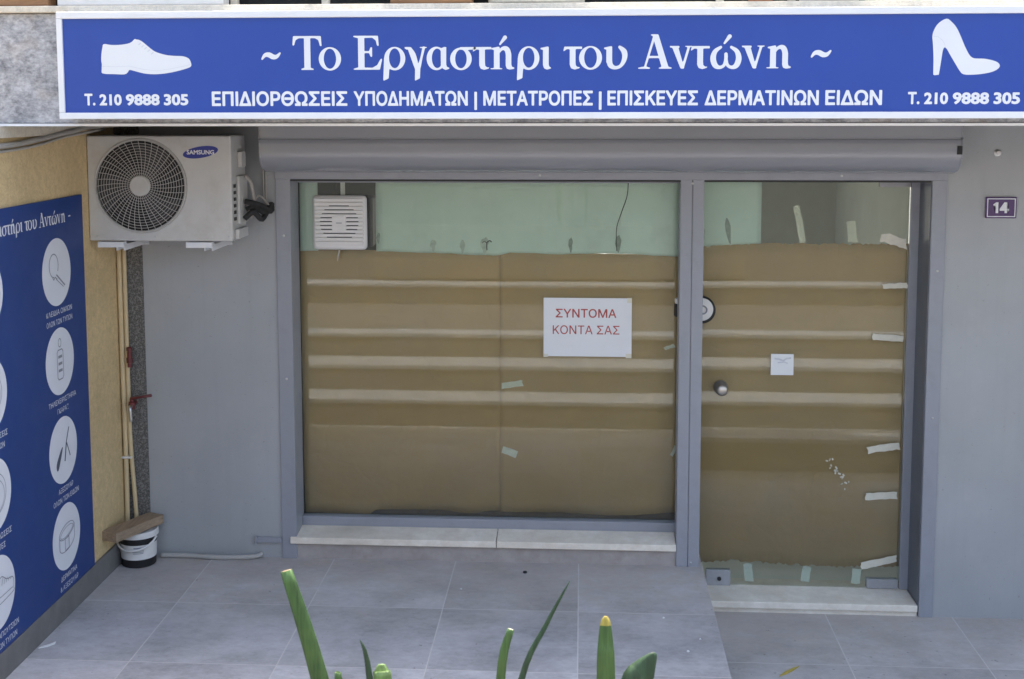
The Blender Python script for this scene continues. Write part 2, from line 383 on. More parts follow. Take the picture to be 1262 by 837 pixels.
def stucco_mat(name, col):
    m, nt, bs = nodes(name); p = pos(nt)
    n = noise(nt, p, 95, 6, .75); g = noise(nt, p, 3, 5, .6); k = noise(nt, p, 28, 4, .6)
    c = mixc(nt, ramp(nt, g, [(.3, 0), (.7, 1)]), [x * .88 for x in col], [x * 1.1 for x in col])
    c = mixc(nt, ramp(nt, math_(nt, 'ADD', math_(nt, 'MULTIPLY', n, .6), math_(nt, 'MULTIPLY', k, .4)), [(.34, .55), (.6, 0)]), c, [x * .5 for x in col])
    L(nt, c, bs.inputs['Base Color']); bs.inputs['Roughness'].default_value = .92; bs.inputs['Specular IOR Level'].default_value = .2
    bump(nt, bs, n, .55, .006); return m
def kraft_mat():
    m, nt, bs = nodes('brown_kraft_paper'); p = pos(nt)
    a = noise(nt, p, 2.2, 4, .55); fib = noise(nt, p, 160, 3, .7, (1, 1, .12)); b = noise(nt, p, 9, 5, .6)
    c = ramp(nt, a, [(.3, (.475, .310, .155)), (.7, (.53, .35, .18))])
    c = mixc(nt, math_(nt, 'MULTIPLY', fib, .22), c, (.37, .235, .12))
    L(nt, c, bs.inputs['Base Color']); bs.inputs['Roughness'].default_value = .8; bs.inputs['Specular IOR Level'].default_value = .15
    v = N(nt, 'ShaderNodeTexVoronoi', feature='DISTANCE_TO_EDGE'); v.inputs['Scale'].default_value = 2.6; wv = N(nt, 'ShaderNodeVectorMath', operation='ADD'); L(nt, p, wv.inputs[0])
    nn = N(nt, 'ShaderNodeTexNoise'); nn.inputs['Scale'].default_value = 3; L(nt, p, nn.inputs['Vector']); L(nt, nn.outputs['Color'], wv.inputs[1]); L(nt, wv.outputs[0], v.inputs['Vector'])
    cre = ramp(nt, v.outputs['Distance'], [(0, 0), (.09, 1)])
    h = math_(nt, 'ADD', math_(nt, 'ADD', a, math_(nt, 'MULTIPLY', b, .3)), math_(nt, 'MULTIPLY', cre, .05))
    bump(nt, bs, h, .55, .02); return m
def glass_mat():
    m = bpy.data.materials.new('window_glass'); m.use_nodes = True; nt = m.node_tree; nt.nodes.clear()
    out = N(nt, 'ShaderNodeOutputMaterial'); mx = N(nt, 'ShaderNodeMixShader'); tr = N(nt, 'ShaderNodeBsdfTransparent'); gl = N(nt, 'ShaderNodeBsdfGlossy')
    fr = N(nt, 'ShaderNodeFresnel'); fr.inputs['IOR'].default_value = 1.55
    p = pos(nt); d = noise(nt, p, 3.5, 6, .65)
    tr.inputs['Color'].default_value = (.955, .992, .966, 1)
    gl.inputs['Roughness'].default_value = 0.026
    w = N(nt, 'ShaderNodeBump'); w.inputs['Strength'].default_value = .02; w.inputs['Distance'].default_value = .02; L(nt, noise(nt, p, 1.6, 2, .4), w.inputs['Height']); L(nt, w.outputs[0], gl.inputs['Normal'])
    L(nt, fr.outputs[0], mx.inputs[0]); L(nt, tr.outputs[0], mx.inputs[1]); L(nt, gl.outputs[0], mx.inputs[2])
    df = N(nt, 'ShaderNodeBsdfDiffuse'); df.inputs['Color'].default_value = (.6, .6, .58, 1); m2 = N(nt, 'ShaderNodeMixShader')
    L(nt, math_(nt, 'MULTIPLY', ramp(nt, d, [(.42, 0), (.75, 1)]), .03), m2.inputs[0]); L(nt, mx.outputs[0], m2.inputs[1]); L(nt, df.outputs[0], m2.inputs[2])
    L(nt, m2.outputs[0], out.inputs['Surface']); return m
def wood_mat(name, col, stretch=(1, .1, 1)):
    m, nt, bs = nodes(name); p = pos(nt); g = noise(nt, p, 45, 6, .7, stretch); k = noise(nt, p, 8, 4)
    c = mixc(nt, ramp(nt, g, [(.3, 0), (.7, 1)]), [x * .55 for x in col], [x * 1.25 for x in col]); c = mixc(nt, math_(nt, 'MULTIPLY', k, .35), c, [x * .6 for x in col])
    L(nt, c, bs.inputs['Base Color']); bs.inputs['Roughness'].default_value = .75; bump(nt, bs, g, .3, .003); return m
def leaf_mat(name, col):
    m, nt, bs = nodes(name); p = pos(nt); g = noise(nt, p, 260, 3, .6, (1, 1, .05)); k = noise(nt, p, 14, 4)
    c = mixc(nt, ramp(nt, g, [(.3, 0), (.7, 1)]), [x * .55 for x in col], [x * 1.25 for x in col]); c = mixc(nt, math_(nt, 'MULTIPLY', ramp(nt, k, [(.48, 0), (.7, 1)]), .6), c, [col[0] * 1.7, col[1] * 1.25, col[2] * 1.4])
    L(nt, c, bs.inputs['Base Color']); bump(nt, bs, g, .35, .002); bs.inputs['Roughness'].default_value = .55; bs.inputs['Subsurface Weight'].default_value = .12
    bs.inputs['Subsurface Radius'].default_value = (.004, .006, .002); return m
def sheet_mat():
    m, nt, bs = nodes('pale_sheet'); p = pos(nt); f = noise(nt, p, 2.2, 5, .6); d = noise(nt, p, 5, 6, .7); st = noise(nt, p, 9, 4, .6, (1, 1, .12))
    c = mixc(nt, ramp(nt, f, [(.3, 0), (.7, 1)]), (.76, .86, .80), (.85, .93, .88)); c = mixc(nt, math_(nt, 'MULTIPLY', ramp(nt, d, [(.52, 0), (.72, 1)]), .3), c, (.58, .64, .60)); c = mixc(nt, math_(nt, 'MULTIPLY', ramp(nt, st, [(.5, 0), (.7, 1)]), .22), c, (.95, .97, .95))
    L(nt, c, bs.inputs['Base Color']); bs.inputs['Roughness'].default_value = .8; bs.inputs['Specular IOR Level'].default_value = .1
    tl = N(nt, 'ShaderNodeBsdfTranslucent'); L(nt, c, tl.inputs['Color']); mx = N(nt, 'ShaderNodeMixShader'); mx.inputs[0].default_value = .4
    L(nt, bs.outputs[0], mx.inputs[1]); L(nt, tl.outputs[0], mx.inputs[2]); L(nt, mx.outputs[0], nt.nodes['Material Output'].inputs['Surface']); bump(nt, bs, f, .15, .02); return m
M_STONE = stone_mat(); M_MARBLE = marble_mat('grey_marble', (.13, .135, .15), (.56, .56, .58), .5, 13, (.42, .34, .27))
M_SILL = marble_mat('cream_marble', (.70, .62, .51), (.90, .83, .73), .4, 5, (.45, .38, .28))
M_NOSE = marble_mat('white_step_marble', (.40, .425, .47), (.57, .60, .65), .5, 5)
M_STUCCO = stucco_mat('beige_stucco', (.74, .56, .31)); M_CEM = stucco_mat('grey_cement', (.3, .29, .27)); M_CREAM = stucco_mat('cream_render', (.72, .66, .55))
M_KRAFT = kraft_mat(); M_GLASS = glass_mat()
def panel_mat():
    m, nt, bs = nodes('grey_painted_metal'); p = pos(nt); b = (.372, .38, .388)
    f = noise(nt, p, 1.8, 5, .6); st = noise(nt, p, 22, 5, .65, (1, 1, .05)); sp = noise(nt, p, 75, 3, .5); pt = noise(nt, p, 4.5, 6, .7)
    c = mixc(nt, ramp(nt, f, [(.3, 0), (.7, 1)]), [x * .92 for x in b], [x * 1.06 for x in b])
    c = mixc(nt, math_(nt, 'MULTIPLY', ramp(nt, st, [(.5, 0), (.72, 1)]), .10), c, (.25, .245, .235))
    c = mixc(nt, math_(nt, 'MULTIPLY', ramp(nt, sp, [(.70, 0), (.74, 1)]), .5), c, (.2, .19, .175))
    c = mixc(nt, math_(nt, 'MULTIPLY', ramp(nt, pt, [(.58, 0), (.68, 1)]), .16), c, (.5, .49, .47))
    L(nt, c, bs.inputs['Base Color']); L(nt, ramp(nt, st, [(.3, .36), (.7, .55)]), bs.inputs['Roughness']); bump(nt, bs, f, .12, .02); return m
M_PANEL = panel_mat()
M_FRAME = mat('grey_aluminium_paint', (.30, .31, .345), .35, .05, 3, spec=.5, dirt=((.22, .21, .21), .3, 9), stretch=(1, 1, .2))
M_ROLL = mat('grey_shutter_paint', (.265, .275, .305), .2, .03, 2, spec=.7, coat=.35)
M_WHITE = mat('white_paint', (.75, .755, .77), .4, .03, 4, dirt=((.6, .58, .55), .25, 6))
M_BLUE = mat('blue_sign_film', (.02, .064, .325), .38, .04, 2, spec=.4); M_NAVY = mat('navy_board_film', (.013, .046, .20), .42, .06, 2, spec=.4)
M_LET = mat('white_lettering', (.74, .75, .77), .5, .02, 4, spec=.3); M_ICON = mat('white_icon_disc', (.72, .73, .78), .5, .03, 4, spec=.3)
M_INK = mat('grey_ink', (.27, .28, .32), .6, .1, 20); M_INK2 = mat('dark_ink', (.08, .09, .13), .6, .2, 20); M_PALE = mat('pale_grey_ink', (.58, .6, .64), .6, .05, 20)
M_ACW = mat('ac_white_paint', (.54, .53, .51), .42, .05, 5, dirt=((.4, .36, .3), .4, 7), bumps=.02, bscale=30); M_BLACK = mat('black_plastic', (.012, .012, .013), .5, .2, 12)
M_GRILLE = mat('grille_wire', (.48, .465, .44), .45, .1, 12); M_LOGO = mat('logo_blue', (.02, .035, .26), .35, .05, 5)
M_PLASTIC = mat('white_plastic', (.74, .72, .7), .35, .04, 6, dirt=((.5, .46, .4), .3, 12)); M_PAPERW = mat('white_paper', (.78, .79, .8), .75, .03, 4, bumps=.06, bscale=7, spec=.2)
M_SHEET = sheet_mat(); M_TAPE = mat('masking_tape', (.72, .69, .58), .7, .08, 30, bumps=.3, bscale=90, spec=.2)
M_RED = mat('red_print', (.42, .07, .06), .6, .05, 20); M_REDM = mat('red_enamel', (.13, .026, .028), .4, .2, 20); M_STEEL = mat('brushed_steel', (.5, .5, .5), .32, .1, 30, metal=1, stretch=(.1, 1, 1))
M_BRONZE = mat('steel_knob', (.62, .56, .5), .4, .15, 20, metal=1); M_PURPLE = mat('purple_enamel', (.075, .03, .13), .35, .08, 20, coat=.3)
M_PIPE = mat('cream_pipe', (.6, .47, .28), .5, .08, 15); M_CABLE = mat('grey_cable', (.38, .36, .33), .5, .1, 15); M_HOSE = mat('grey_hose', (.42, .40, .37), .45, .08, 20)
M_WOOD = wood_mat('weathered_wood', (.36, .26, .175), (1.2, .12, 2)); M_WOODP = wood_mat('brown_wood', (.36, .19, .09), (.1, 1, 1)); M_TERRA = mat('terracotta', (.42, .17, .08), .8, .15, 15)
M_NET = mat('dark_shade_net', (.012, .014, .012), .9, .5, 90); M_ROOM = mat('room_plaster', (.72, .74, .68), .9, .06, 2); M_CUP = mat('dark_residue', (.2, .21, .18), .8, .3, 30)
M_ASPH = mat('asphalt', (.085, .084, .082), .9, .25, 25, bumps=.4, bscale=120); M_STEP = mat('step_stone', (.17, .165, .16), .7, .15, 8); M_SOIL = mat('planter_soil', (.06, .04, .028), .95, .4, 40, bumps=.6, bscale=60)
M_LEAF = leaf_mat('green_leaf', (.07, .14, .035)); M_LEAFD = leaf_mat('dark_green_leaf', (.035, .075, .032)); M_LEAFL = leaf_mat('light_green_leaf', (.16, .26, .08)); M_LEAFY = leaf_mat('yellow_leaf_tip', (.5, .4, .08)); M_LEAFB = leaf_mat('brown_leaf_end', (.33, .24, .13)); M_LEAFW = leaf_mat('bleached_leaf_end', (.6, .6, .45))

# ------------------------------------------------------------------ the setting
def struct(name, bm, m, **k): return obj(name, bm, m, kind='structure', **k)
PE = .588                                                    # right edge of the raised terrace
struct('ground', bx(-60, 60, -60, 60, -.75, -.60), M_CEM)
struct('terrace', bx(-6, PE, -2.22, .35, -.5, 0), M_TILE)
struct('pavement', bx(PE, 8, -1.96, .35, -.5, -.225), M_TILE2)
def step(x0, x1, y0, y1, z0, z1, nose=.30):
    s = struct('step', bx(x0, x1, y0, y1 , z0, z1 - .03), M_STEP)
    struct('step_tread', bx(x0, x1, y0, y1 + .012, z1 - .03, z1), M_NOSE, bevel=.004)
step(PE, 8, -2.22, -1.96, -.5, 0)
step(-6, 8, -2.50, -2.22, -.5, .19); step(-6, 8, -2.79, -2.50, -.5, .375)
step(-6, 8, -2.95, -2.79, -.5, .55)
struct('landing', bx(-6, 8, -4.15, -2.95, -.5, .546), M_STEP)
step(-6, 8, -4.32, -4.15, -.5, .72)
struct('road', bx(-60, 60, -40, -4.32, -.55, .70), M_ASPH)

B = thing('shop_building', (0, 0, 0), 'ground floor shop building with grey metal front, beige stucco side wall and a balcony above', 'building')
obj('side_wall', bx(-2.55, -2.25, -3.2, .25, 0, 2.155), M_STUCCO, B, bevel=.004)
obj('skirting', bx(-2.25, -2.236, -3.2, -.012, 0, .113), M_STEP, B, bevel=.002)
obj('stone_strip', bx(-2.25, -2.128, .0, .25, 0, 2.155), M_STONE, B)
obj('metal_panel', bx(-2.128, -1.468, .006, .05, 0, 2.155), M_PANEL, B)
obj('metal_panel', bx(1.684, 3.6, .006, .05, -.225, 2.155), M_PANEL, B)
obj('wall', bx(1.69, 8, .05, .3, -.225, 2.155), M_CEM, B)
obj('wall', bx(-2.13, -1.468, .05, .3, 0, 2.155), M_CEM, B)
obj('wall', bx(-8, 8, .0, 5, 2.60, 4.6), M_CREAM, B)
slab = obj('balcony_slab', bx(-8, 8, -1.17, 5, 2.155, 2.575), M_CEM, B)
obj('marble_fascia', bx(-8, 8, -1.20, -1.17, 2.158, 2.573), M_MARBLE, slab, bevel=.002)
obj('ledge', bx(-8, 8, -1.225, -.98, 2.575, 2.600), M_CREAM, slab, bevel=.004)
obj('edge_strip', bx(-8, 8, -1.206, -1.15, 2.146, 2.156), M_WHITE, slab)
# the room behind the glass
for q in ((.75, 1.9, 3.6, 3.7), (-1.7, -1.6, .3, 3.7), (1.9, 2.0, .3, 3.7)): obj('interior_wall', bx(*q, -.5, 2.155), M_ROOM, B)  # back wall stops short: opening made up to let daylight into the room
obj('interior_floor', bx(-1.6, 1.9, .30, 3.6, -.5, -.19), M_ROOM, B)

# window and door, one grey metal frame
FR = bmesh.new()
bx(-1.468, -1.395, -.004, .17, 0, 1.872, FR)                  # left jamb
bx(1.617, 1.684, -.004, .24, -.225, 1.872, FR)                # right jamb
bx(-1.468, 1.684, -.012, .02, 1.872, 1.91, FR)                # lintel strip
bx(-1.395, 1.617, .02, .20, 1.868, 1.93, FR)
W = obj('shop_window', FR, M_FRAME, B, bevel=.003)
obj('shadow_strip', bx(-1.395, 1.612, .002, .02, 1.862, 1.8715), M_BLACK, W)  # black strip standing in for the shadow line below the lintel
mu = bmesh.new(); bx(.46, .5135, -.004, .12, .0, 1.872, mu); bx(.5165, .57, -.004, .12, 0, 1.872, mu); bx(.505, .525, .004, .11, 0, 1.871, mu); bx(.478, .512, .12, .23, 0, 1.868, mu)
obj('mullion', mu, M_FRAME, W, bevel=.002)
for x, z in ((.515, 1.855), (.53, .02), (-1.43, .9), (-1.43, 1.6), (1.652, .75), (1.652, 1.45), (-.2, 1.893), (1.2, 1.893)):
    obj('screw_head', lathe((x, -.0035 if z < 1.87 else -.0115, z), [(.006, 0), (.006, -.002), (.004, -.003), (.0005, -.003)], 'Y', 12), M_STEEL, W)
obj('bottom_rail', bx(-1.395, .478, .125, .18, .118, .172), M_FRAME, W, bevel=.003)
obj('top_rail', bx(-1.395, .46, .12, .18, 1.848, 1.868), M_FRAME, W, bevel=.002)
obj('window_pane', bx(-1.394, .478, .16, .168, .15, 1.868), M_GLASS, W)
sb = bmesh.new()
for x0, x1 in ((-1.425, -.412), (-.409, .4585)):
    v = [sb.verts.new(c) for x in (x0, x1) for c in ((x, -.014, .078), (x, -.014, .110), (x, .125, .128), (x, .125, .078))]
    for f in ((0, 1, 2, 3), (7, 6, 5, 4), (0, 4, 5, 1), (1, 5, 6, 2), (2, 6, 7, 3), (3, 7, 4, 0)): sb.faces.new([v[i] for i in f])
obj('sill', sb, M_SILL, W, bevel=.003)
obj('riser', bx(-1.395, .46, .006, .10, 0, .078), mat('dusty_riser_tile', (.38, .34, .32), .7, .15, 7, dirt=((.25, .21, .18), .5, 9)), W)
obj('wall_below', bx(-1.395, .478, .10, .3, -.3, .118), M_CEM, W)
obj('inner_board', bx(-1.392, .474, .215, .235, -.25, .26), mat('dark_stained_board', (.17, .115, .08), .7, .2, 10), W)
obj('reveal_shade', bx(1.6125, 1.617, .004, .19, -.166, 1.868), mat('reveal_shade_grey', (.12, .13, .15), .4, .05, 3), W)  # shade on the door reveal, put into a darker grey than the frame
D = obj('glass_door', bx(.572, 1.5715, .205, .215, -.172, 1.862), M_GLASS, B)
obj('threshold', bx(PE + .003, 1.6115, -.008, .30, -.2, -.166), M_SILL, B, bevel=.004)
obj('threshold_base', bx(PE + .003, 1.612, .01, .30, -.4, -.2), M_SILL, B)
obj('side_strip', bx(1.572, 1.617, .19, .235, -.166, 1.868), M_FRAME, W, bevel=.003)
def patch(x0, x1, z0, z1):
    p_ = bmesh.new(); bx(x0, x1, .192, .205, z0, z1, p_); bx(x0, x1, .215, .228, z0, z1, p_); return obj('hinge_patch', p_, mat('hinge_grey', (.36, .36, .37), .4, .1, 20), D, bevel=.002)
hp = patch(.625, .745, -.166, -.088); lathe((.69, .192, -.125), [(.009, 0), (.009, -.006), (.0, -.006)], 'Y', 12)
obj('lock_cylinder', lathe((.69, .192, -.13), [(.010, 0), (.010, -.007), (.004, -.009)], 'Y', 16), M_BLACK, hp)
patch(1.415, 1.566, -.164, -.118); patch(1.425, 1.569, 1.828, 1.862)
kb = lathe((.683, .205, .838), [(.035, 0), (.035, -.006), (.017, -.010), (.015, -.030), (.026, -.040), (.031, -.055), (.028, -.068), (.016, -.076), (.001, -.078)], 'Y', 32)
obj('door_knob', kb, M_BRONZE, D, smooth='all')
lk = obj('round_lock', lathe((.583, .2, 1.228), [(.066, 0), (.066, -.035), (.06, -.04), (.001, -.04)], 'Y', 40), M_BLACK, D, smooth=True)
obj('lock_face', lathe((.580, .16, 1.233), [(.056, 0), (.056, -.006), (.05, -.009), (.001, -.009)], 'Y', 40), M_PLASTIC, lk, smooth=True)
lf = ring((.586, .151, 1.231), .019, .004); obj('keyhole_ring', lf, M_INK, lk)
lb = bmesh.new(); bx(.447, .476, .124, .158, 1.20, 1.262, lb); obj('lock_bracket', lb, M_BLACK, D, bevel=.006)
obj('bracket_cap', bx(.450, .474, .122, .157, 1.264, 1.29), M_PLASTIC, D, bevel=.006)

# roller shutter box
prof = [(0.0, 1.906), (-.03, 1.906), (-.085, 1.912), (-.13, 1.926), (-.165, 1.95), (-.186, 1.982), (-.193, 2.015), (-.193, 2.05), (-.190, 2.066), (-.186, 2.069), (-.186, 2.073), (-.190, 2.076), (-.190, 2.152), (0, 2.152)]
S_ = obj('roller_shutter_box', prism(prof, lambda u, v, d: (d, u, v), -1.487, 1.687), M_ROLL, B, smooth=True)
prof2 = [(u * 1.02, v) for u, v in prof]
obj('end_cap', prism(prof2, lambda u, v, d: (d, u, v), -1.493, -1.487), M_ROLL, S_); obj('end_cap', prism(prof2, lambda u, v, d: (d, u, v), 1.687, 1.693), M_ROLL, S_)
obj('shutter_slot', bx(1.668, 1.689, -.199, -.150, 2.0, 2.038), M_BLACK, S_)

# ------------------------------------------------------------------ the shop sign
SG = thing('shop_sign', (-.2, -1.26, 2.175), 'long blue shop sign with white Greek lettering, a shoe and a high heel', 'sign')
sf = bmesh.new(); X0, X1, Z0, Z1 = -1.955, 1.99, 2.174, 2.571
bx(X0, X1, -1.312, -1.207, Z0, Z0 + .024, sf); bx(X0, X1, -1.312, -1.207, Z1 - .026, Z1, sf); bx(X0, X0 + .022, -1.312, -1.207, Z0 + .024, Z1 - .026, sf); bx(X1 - .022, X1, -1.312, -1.207, Z0 + .024, Z1 - .026, sf)
obj('sign_frame', sf, M_WHITE, SG, bevel=.003)
obj('sign_face', bx(X0 + .022, X1 - .022, -1.303, -1.21, Z0 + .024, Z1 - .026), M_BLUE, SG)
YS = -1.304
for pt in ('words', 0, 1):
    bm = bmesh.new(); title(bm, -1.186, 2.354, (.889 + 1.186) / (1026 - 322), FRONT(0, 0, YS), part=pt); obj('title_lettering' if pt == 'words' else 'title_flourish', bm, M_LET, SG, recalc=False)
bm = bmesh.new(); F0 = FRONT(0, 0, YS)
for s_, a, b in (('ΕΠΙΔΙΟΡΘΩΣΕΙΣ', -1.375, -.867), ('ΥΠΟΔΗΜΑΤΩΝ', -.843, -.421), ('|', -.397, -.387), ('ΜΕΤΑΤΡΟΠΕΣ', -.364, .036), ('|', .058, .068), ('ΕΠΙΣΚΕΥΕΣ', .089, .416), ('ΔΕΡΜΑΤΙΝΩΝ', .440, .848), ('ΕΙΔΩΝ', .871, 1.072)):
    text(bm, s_, a, b, 2.222, .054, F0, .032)
obj('services_lettering', bm, M_LET, SG, recalc=False)
for a, b in ((-1.859, -1.464), (1.163, 1.556)):
    bm = bmesh.new(); q = (b - a)
    text(bm, 'Τ.', a, a + q * .105, 2.225, .044, F0, .04); text(bm, '210', a + q * .145, a + q * .36, 2.225, .044, F0, .04); text(bm, '9888', a + q * .40, a + q * .725, 2.225, .044, F0, .04); text(bm, '305', a + q * .765, b, 2.225, .044, F0, .04)
    obj('phone_lettering', bm, M_LET, SG, recalc=False)
# shoe (outline measured in a 1262 x 771 enlargement), heel (1107 x 837)
shoe = [(268, 165), (330, 172), (400, 172), (470, 163), (510, 148), (535, 124), (552, 128), (570, 130), (600, 145), (640, 178), (690, 218), (730, 238), (800, 258), (870, 266), (950, 270), (995, 288), (1012, 315), (1017, 350), (985, 370), (880, 398), (780, 415), (690, 420), (610, 413), (540, 396), (485, 383), (470, 400), (440, 420), (350, 418), (250, 412), (243, 375), (245, 335), (241, 300), (246, 240), (255, 195)]
sc_ = (1.790 - 1.449) / (1018 - 241)
bm = bmesh.new(); emblem(bm, [(-1.790 + (x - 241) * sc_, 2.340 + (420 - y) * sc_) for x, y in shoe][::-1], F0, 0, 3); sh = obj('shoe_emblem', bm, M_LET, SG, recalc=False)
bm = bmesh.new(); fx = lambda x, y: (-1.790 + (x - 241) * sc_, 2.340 + (420 - y) * sc_)
for x, y in ((578, 165), (603, 185), (628, 202), (655, 222), (685, 244)):
    bm = bmesh.new(); line(bm, [fx(x - 9, y + 7), fx(x + 9, y - 7)], .003, F0, .0006); obj('lace_eyelet', bm, M_PALE, sh, recalc=False)
bm = bmesh.new()
line(bm, [fx(250, 352), fx(350, 356), fx(480, 350), fx(600, 378), (fx(720, 392)), fx(860, 372), fx(1010, 340)], .0012, F0, .0006); obj('shoe_seam', bm, M_PALE, sh, recalc=False)
heel = [(499, 100), (540, 125), (580, 172), (612, 235), (645, 310), (680, 375), (705, 400), (735, 408), (800, 410), (870, 425), (905, 442), (918, 465), (905, 488), (860, 512), (780, 528), (690, 534), (640, 528), (615, 505), (580, 450), (540, 385), (510, 335), (492, 322), (480, 345), (470, 420), (456, 525), (448, 533), (415, 534), (412, 500), (410, 400), (402, 290), (396, 235), (408, 185), (440, 135)]
sh_ = (1.481 - 1.242) / (918 - 396)
bm = bmesh.new(); emblem(bm, [(1.242 + (x - 396) * sh_, 2.329 + (534 - y) * sh_) for x, y in heel][::-1], F0, 0, 3); he = obj('heel_emblem', bm, M_LET, SG, recalc=False)
bm = bmesh.new(); line(bm, [(1.242 + (x - 396) * sh_, 2.329 + (534 - y) * sh_) for x, y in ((400, 235), (440, 240), (475, 268), (494, 300), (496, 322))], .0012, F0, .0006); obj('heel_seam', bm, M_PALE, he, recalc=False)

# ------------------------------------------------------------------ services board on the side wall
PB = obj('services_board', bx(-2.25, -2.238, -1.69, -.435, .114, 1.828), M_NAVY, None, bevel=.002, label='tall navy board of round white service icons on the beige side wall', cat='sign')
XB = -2.2372
SB = SIDE(0, 0, XB)
for pt in ('words', 0, 1):
    bm = bmesh.new(); title(bm, -1.56, 1.722, 1.0 / 704, SB, last='-', part=pt); obj('title_lettering' if pt == 'words' else 'title_flourish', bm, M_ICON, PB, recalc=False)
rows = [1.517, 1.131, .741, .356]
capR = [('ΚΛΕΙΔΙΑ ΟΙΚΙΩΝ', 'ΟΛΩΝ ΤΩΝ ΤΥΠΩΝ'), ('ΤΗΛΕΧΕΙΡΙΣΤΗΡΙΑ', 'ΓΚΑΡΑΖ'), ('ΑΞΕΣΟΥΑΡ', 'ΟΛΩΝ ΤΩΝ ΕΙΔΩΝ'), ('ΔΕΡΜΑΤΙΝΑ', '& ΑΞΕΣΟΥΑΡ')]
capL = [('ΕΠΙΣΚΕΥΕΣ', 'ΣΟΛΕΣ'), ('ΕΠΙΔΙΟΡΘΩΣΕΙΣ', 'ΔΕΡΜΑΤΙΝΩΝ'), ('ΕΠΙΔΙΟΡΘΩΣΕΙΣ', 'ΤΣΑΝΤΕΣ'), ('ΒΑΦΕΣ ΠΑΠΟΥΤΣΙΩΝ', 'ΟΛΩΝ ΤΩΝ ΤΥΠΩΝ')]
icons = {}
for cxp, caps in ((-.735, capR), (-1.38, capL)):
    for z, (t1, t2) in zip(rows, caps):
        bm = bmesh.new(); disc2(bm, cxp, z, .145, SB, 0); ic = obj('icon_disc', bm, M_ICON, PB, recalc=False); icons[(cxp, z)] = ic
        bm = bmesh.new()
        for t, dz in ((t1, .0), (t2, -.042)):
            w_ = .0188 * len(t); text(bm, t, cxp + .012 - w_ / 2, cxp + .012 + w_ / 2, z - .182 + dz, .022, SB, 0)
        obj('caption_lettering', bm, M_ICON, PB, recalc=False)
def icon(key, m, fn):
    bm = bmesh.new(); fn(bm); obj('icon_drawing', bm, m, icons[key], recalc=False)
def arc(cx, cy, rx, ry, a0, a1, n=20, tilt=0):
    o = []
    for i in range(n + 1):
        a = R(a0 + (a1 - a0) * i / n); x, y = rx * math.cos(a), ry * math.sin(a); o.append((cx + x * math.cos(tilt) - y * math.sin(tilt), cy + x * math.sin(tilt) + y * math.cos(tilt)))
    return o
def key_(bm):
    c = (-.735, 1.517)
    line(bm, arc(c[0] - .03, c[1] + .03, .045, .05, -30, 270), .005, SB, .0008); line(bm, [(c[0] - .045, c[1] - .02), (c[0] - .035, c[1] - .03), (c[0] - .02, c[1] - .02), (c[0] + .0, c[1] - .03)], .005, SB, .0010)
    line(bm, [(c[0] - .005, c[1] - .012), (c[0] + .075, c[1] - .065)], .008, SB, .0012); line(bm, [(c[0] - .01, c[1] - .03), (c[0] + .06, c[1] - .07)], .004, SB, .0014)
icon((-.735, 1.517), M_INK, key_)
def remote(bm):
    c = (-.735, 1.131)
    line(bm, arc(c[0], c[1] + .08, .014, .018, 0, 360), .004, SB, .0008)
    x0, x1, y0, y1 = c[0] - .03, c[0] + .03, c[1] - .078, c[1] + .05
    line(bm, [(x0 + .01, y0), (x1 - .01, y0), (x1, y0 + .01), (x1, y1 - .01), (x1 - .01, y1), (x0 + .01, y1), (x0, y1 - .01), (x0, y0 + .01)], .005, SB, .0010, True)
    for i in range(3): line(bm, [(c[0] - .016, c[1] + .02 - .03 * i), (c[0] + .016, c[1] + .02 - .03 * i)], .012, SB, .0012)
icon((-.735, 1.131), M_INK, remote)
def horn(bm):
    c = (-.735, .741)
    emblem(bm, [(c[0] - .075, c[1] - .07), (c[0] - .06, c[1] - .075), (c[0] - .035, c[1] - .04), (c[0] - .008, c[1] + .01), (c[0] - .02, c[1] + .012), (c[0] - .05, c[1] - .015), (c[0] - .075, c[1] - .045)], SB, .0008, 3)
    line(bm, [(c[0] + .01, c[1] - .05), (c[0] + .03, c[1] + .025)], .010, SB, .0010); line(bm, [(c[0] + .035, c[1] + .02), (c[0] + .065, c[1] - .04)], .007, SB, .0012); line(bm, [(c[0] + .03, c[1] + .03), (c[0] + .06, c[1] + .085)], .007, SB, .0014)
icon((-.735, .741), M_INK2, horn)
def belt(bm):
    c = (-.735, .356)
    line(bm, arc(c[0], c[1] + .025, .078, .03, 0, 360, 28, .12), .0035, SB, .0008); line(bm, arc(c[0], c[1] + .022, .066, .02, 0, 360, 28, .12), .0025, SB, .0012)
    line(bm, arc(c[0], c[1] - .03, .078, .03, 180, 360, 16, .12), .0035, SB, .0016); line(bm, [(c[0] - .078, c[1] + .015), (c[0] - .078, c[1] - .04)], .0035, SB, .0018); line(bm, [(c[0] + .078, c[1] + .034), (c[0] + .078, c[1] - .02)], .0035, SB, .0018)
    line(bm, [(c[0] - .022, c[1] - .006), (c[0] + .018, c[1] - .004), (c[0] + .018, c[1] - .055), (c[0] - .022, c[1] - .058)], .004, SB, .0020, True)
icon((-.735, .356), M_INK, belt)
def sneaker(bm):
    c = (-1.38, .356); Q = [(-.09, .03), (-.02, .03), (.03, .055), (.075, .03), (.125, .02), (.13, -.02), (.11, -.04), (-.09, -.045)]
    line(bm, [(c[0] + x, c[1] + y) for x, y in catmull2(Q, 4)], .0035, SB, .0008, True); line(bm, [(c[0] - .09, c[1] - .025), (c[0] + .12, c[1] - .02)], .003, SB, .0014)
    for i in range(5): line(bm, [(c[0] + .03 + .018 * i, c[1] + .02), (c[0] + .042 + .018 * i, c[1] + .048 - .006 * i)], .003, SB, .0016)
icon((-1.38, .356), M_INK, sneaker)
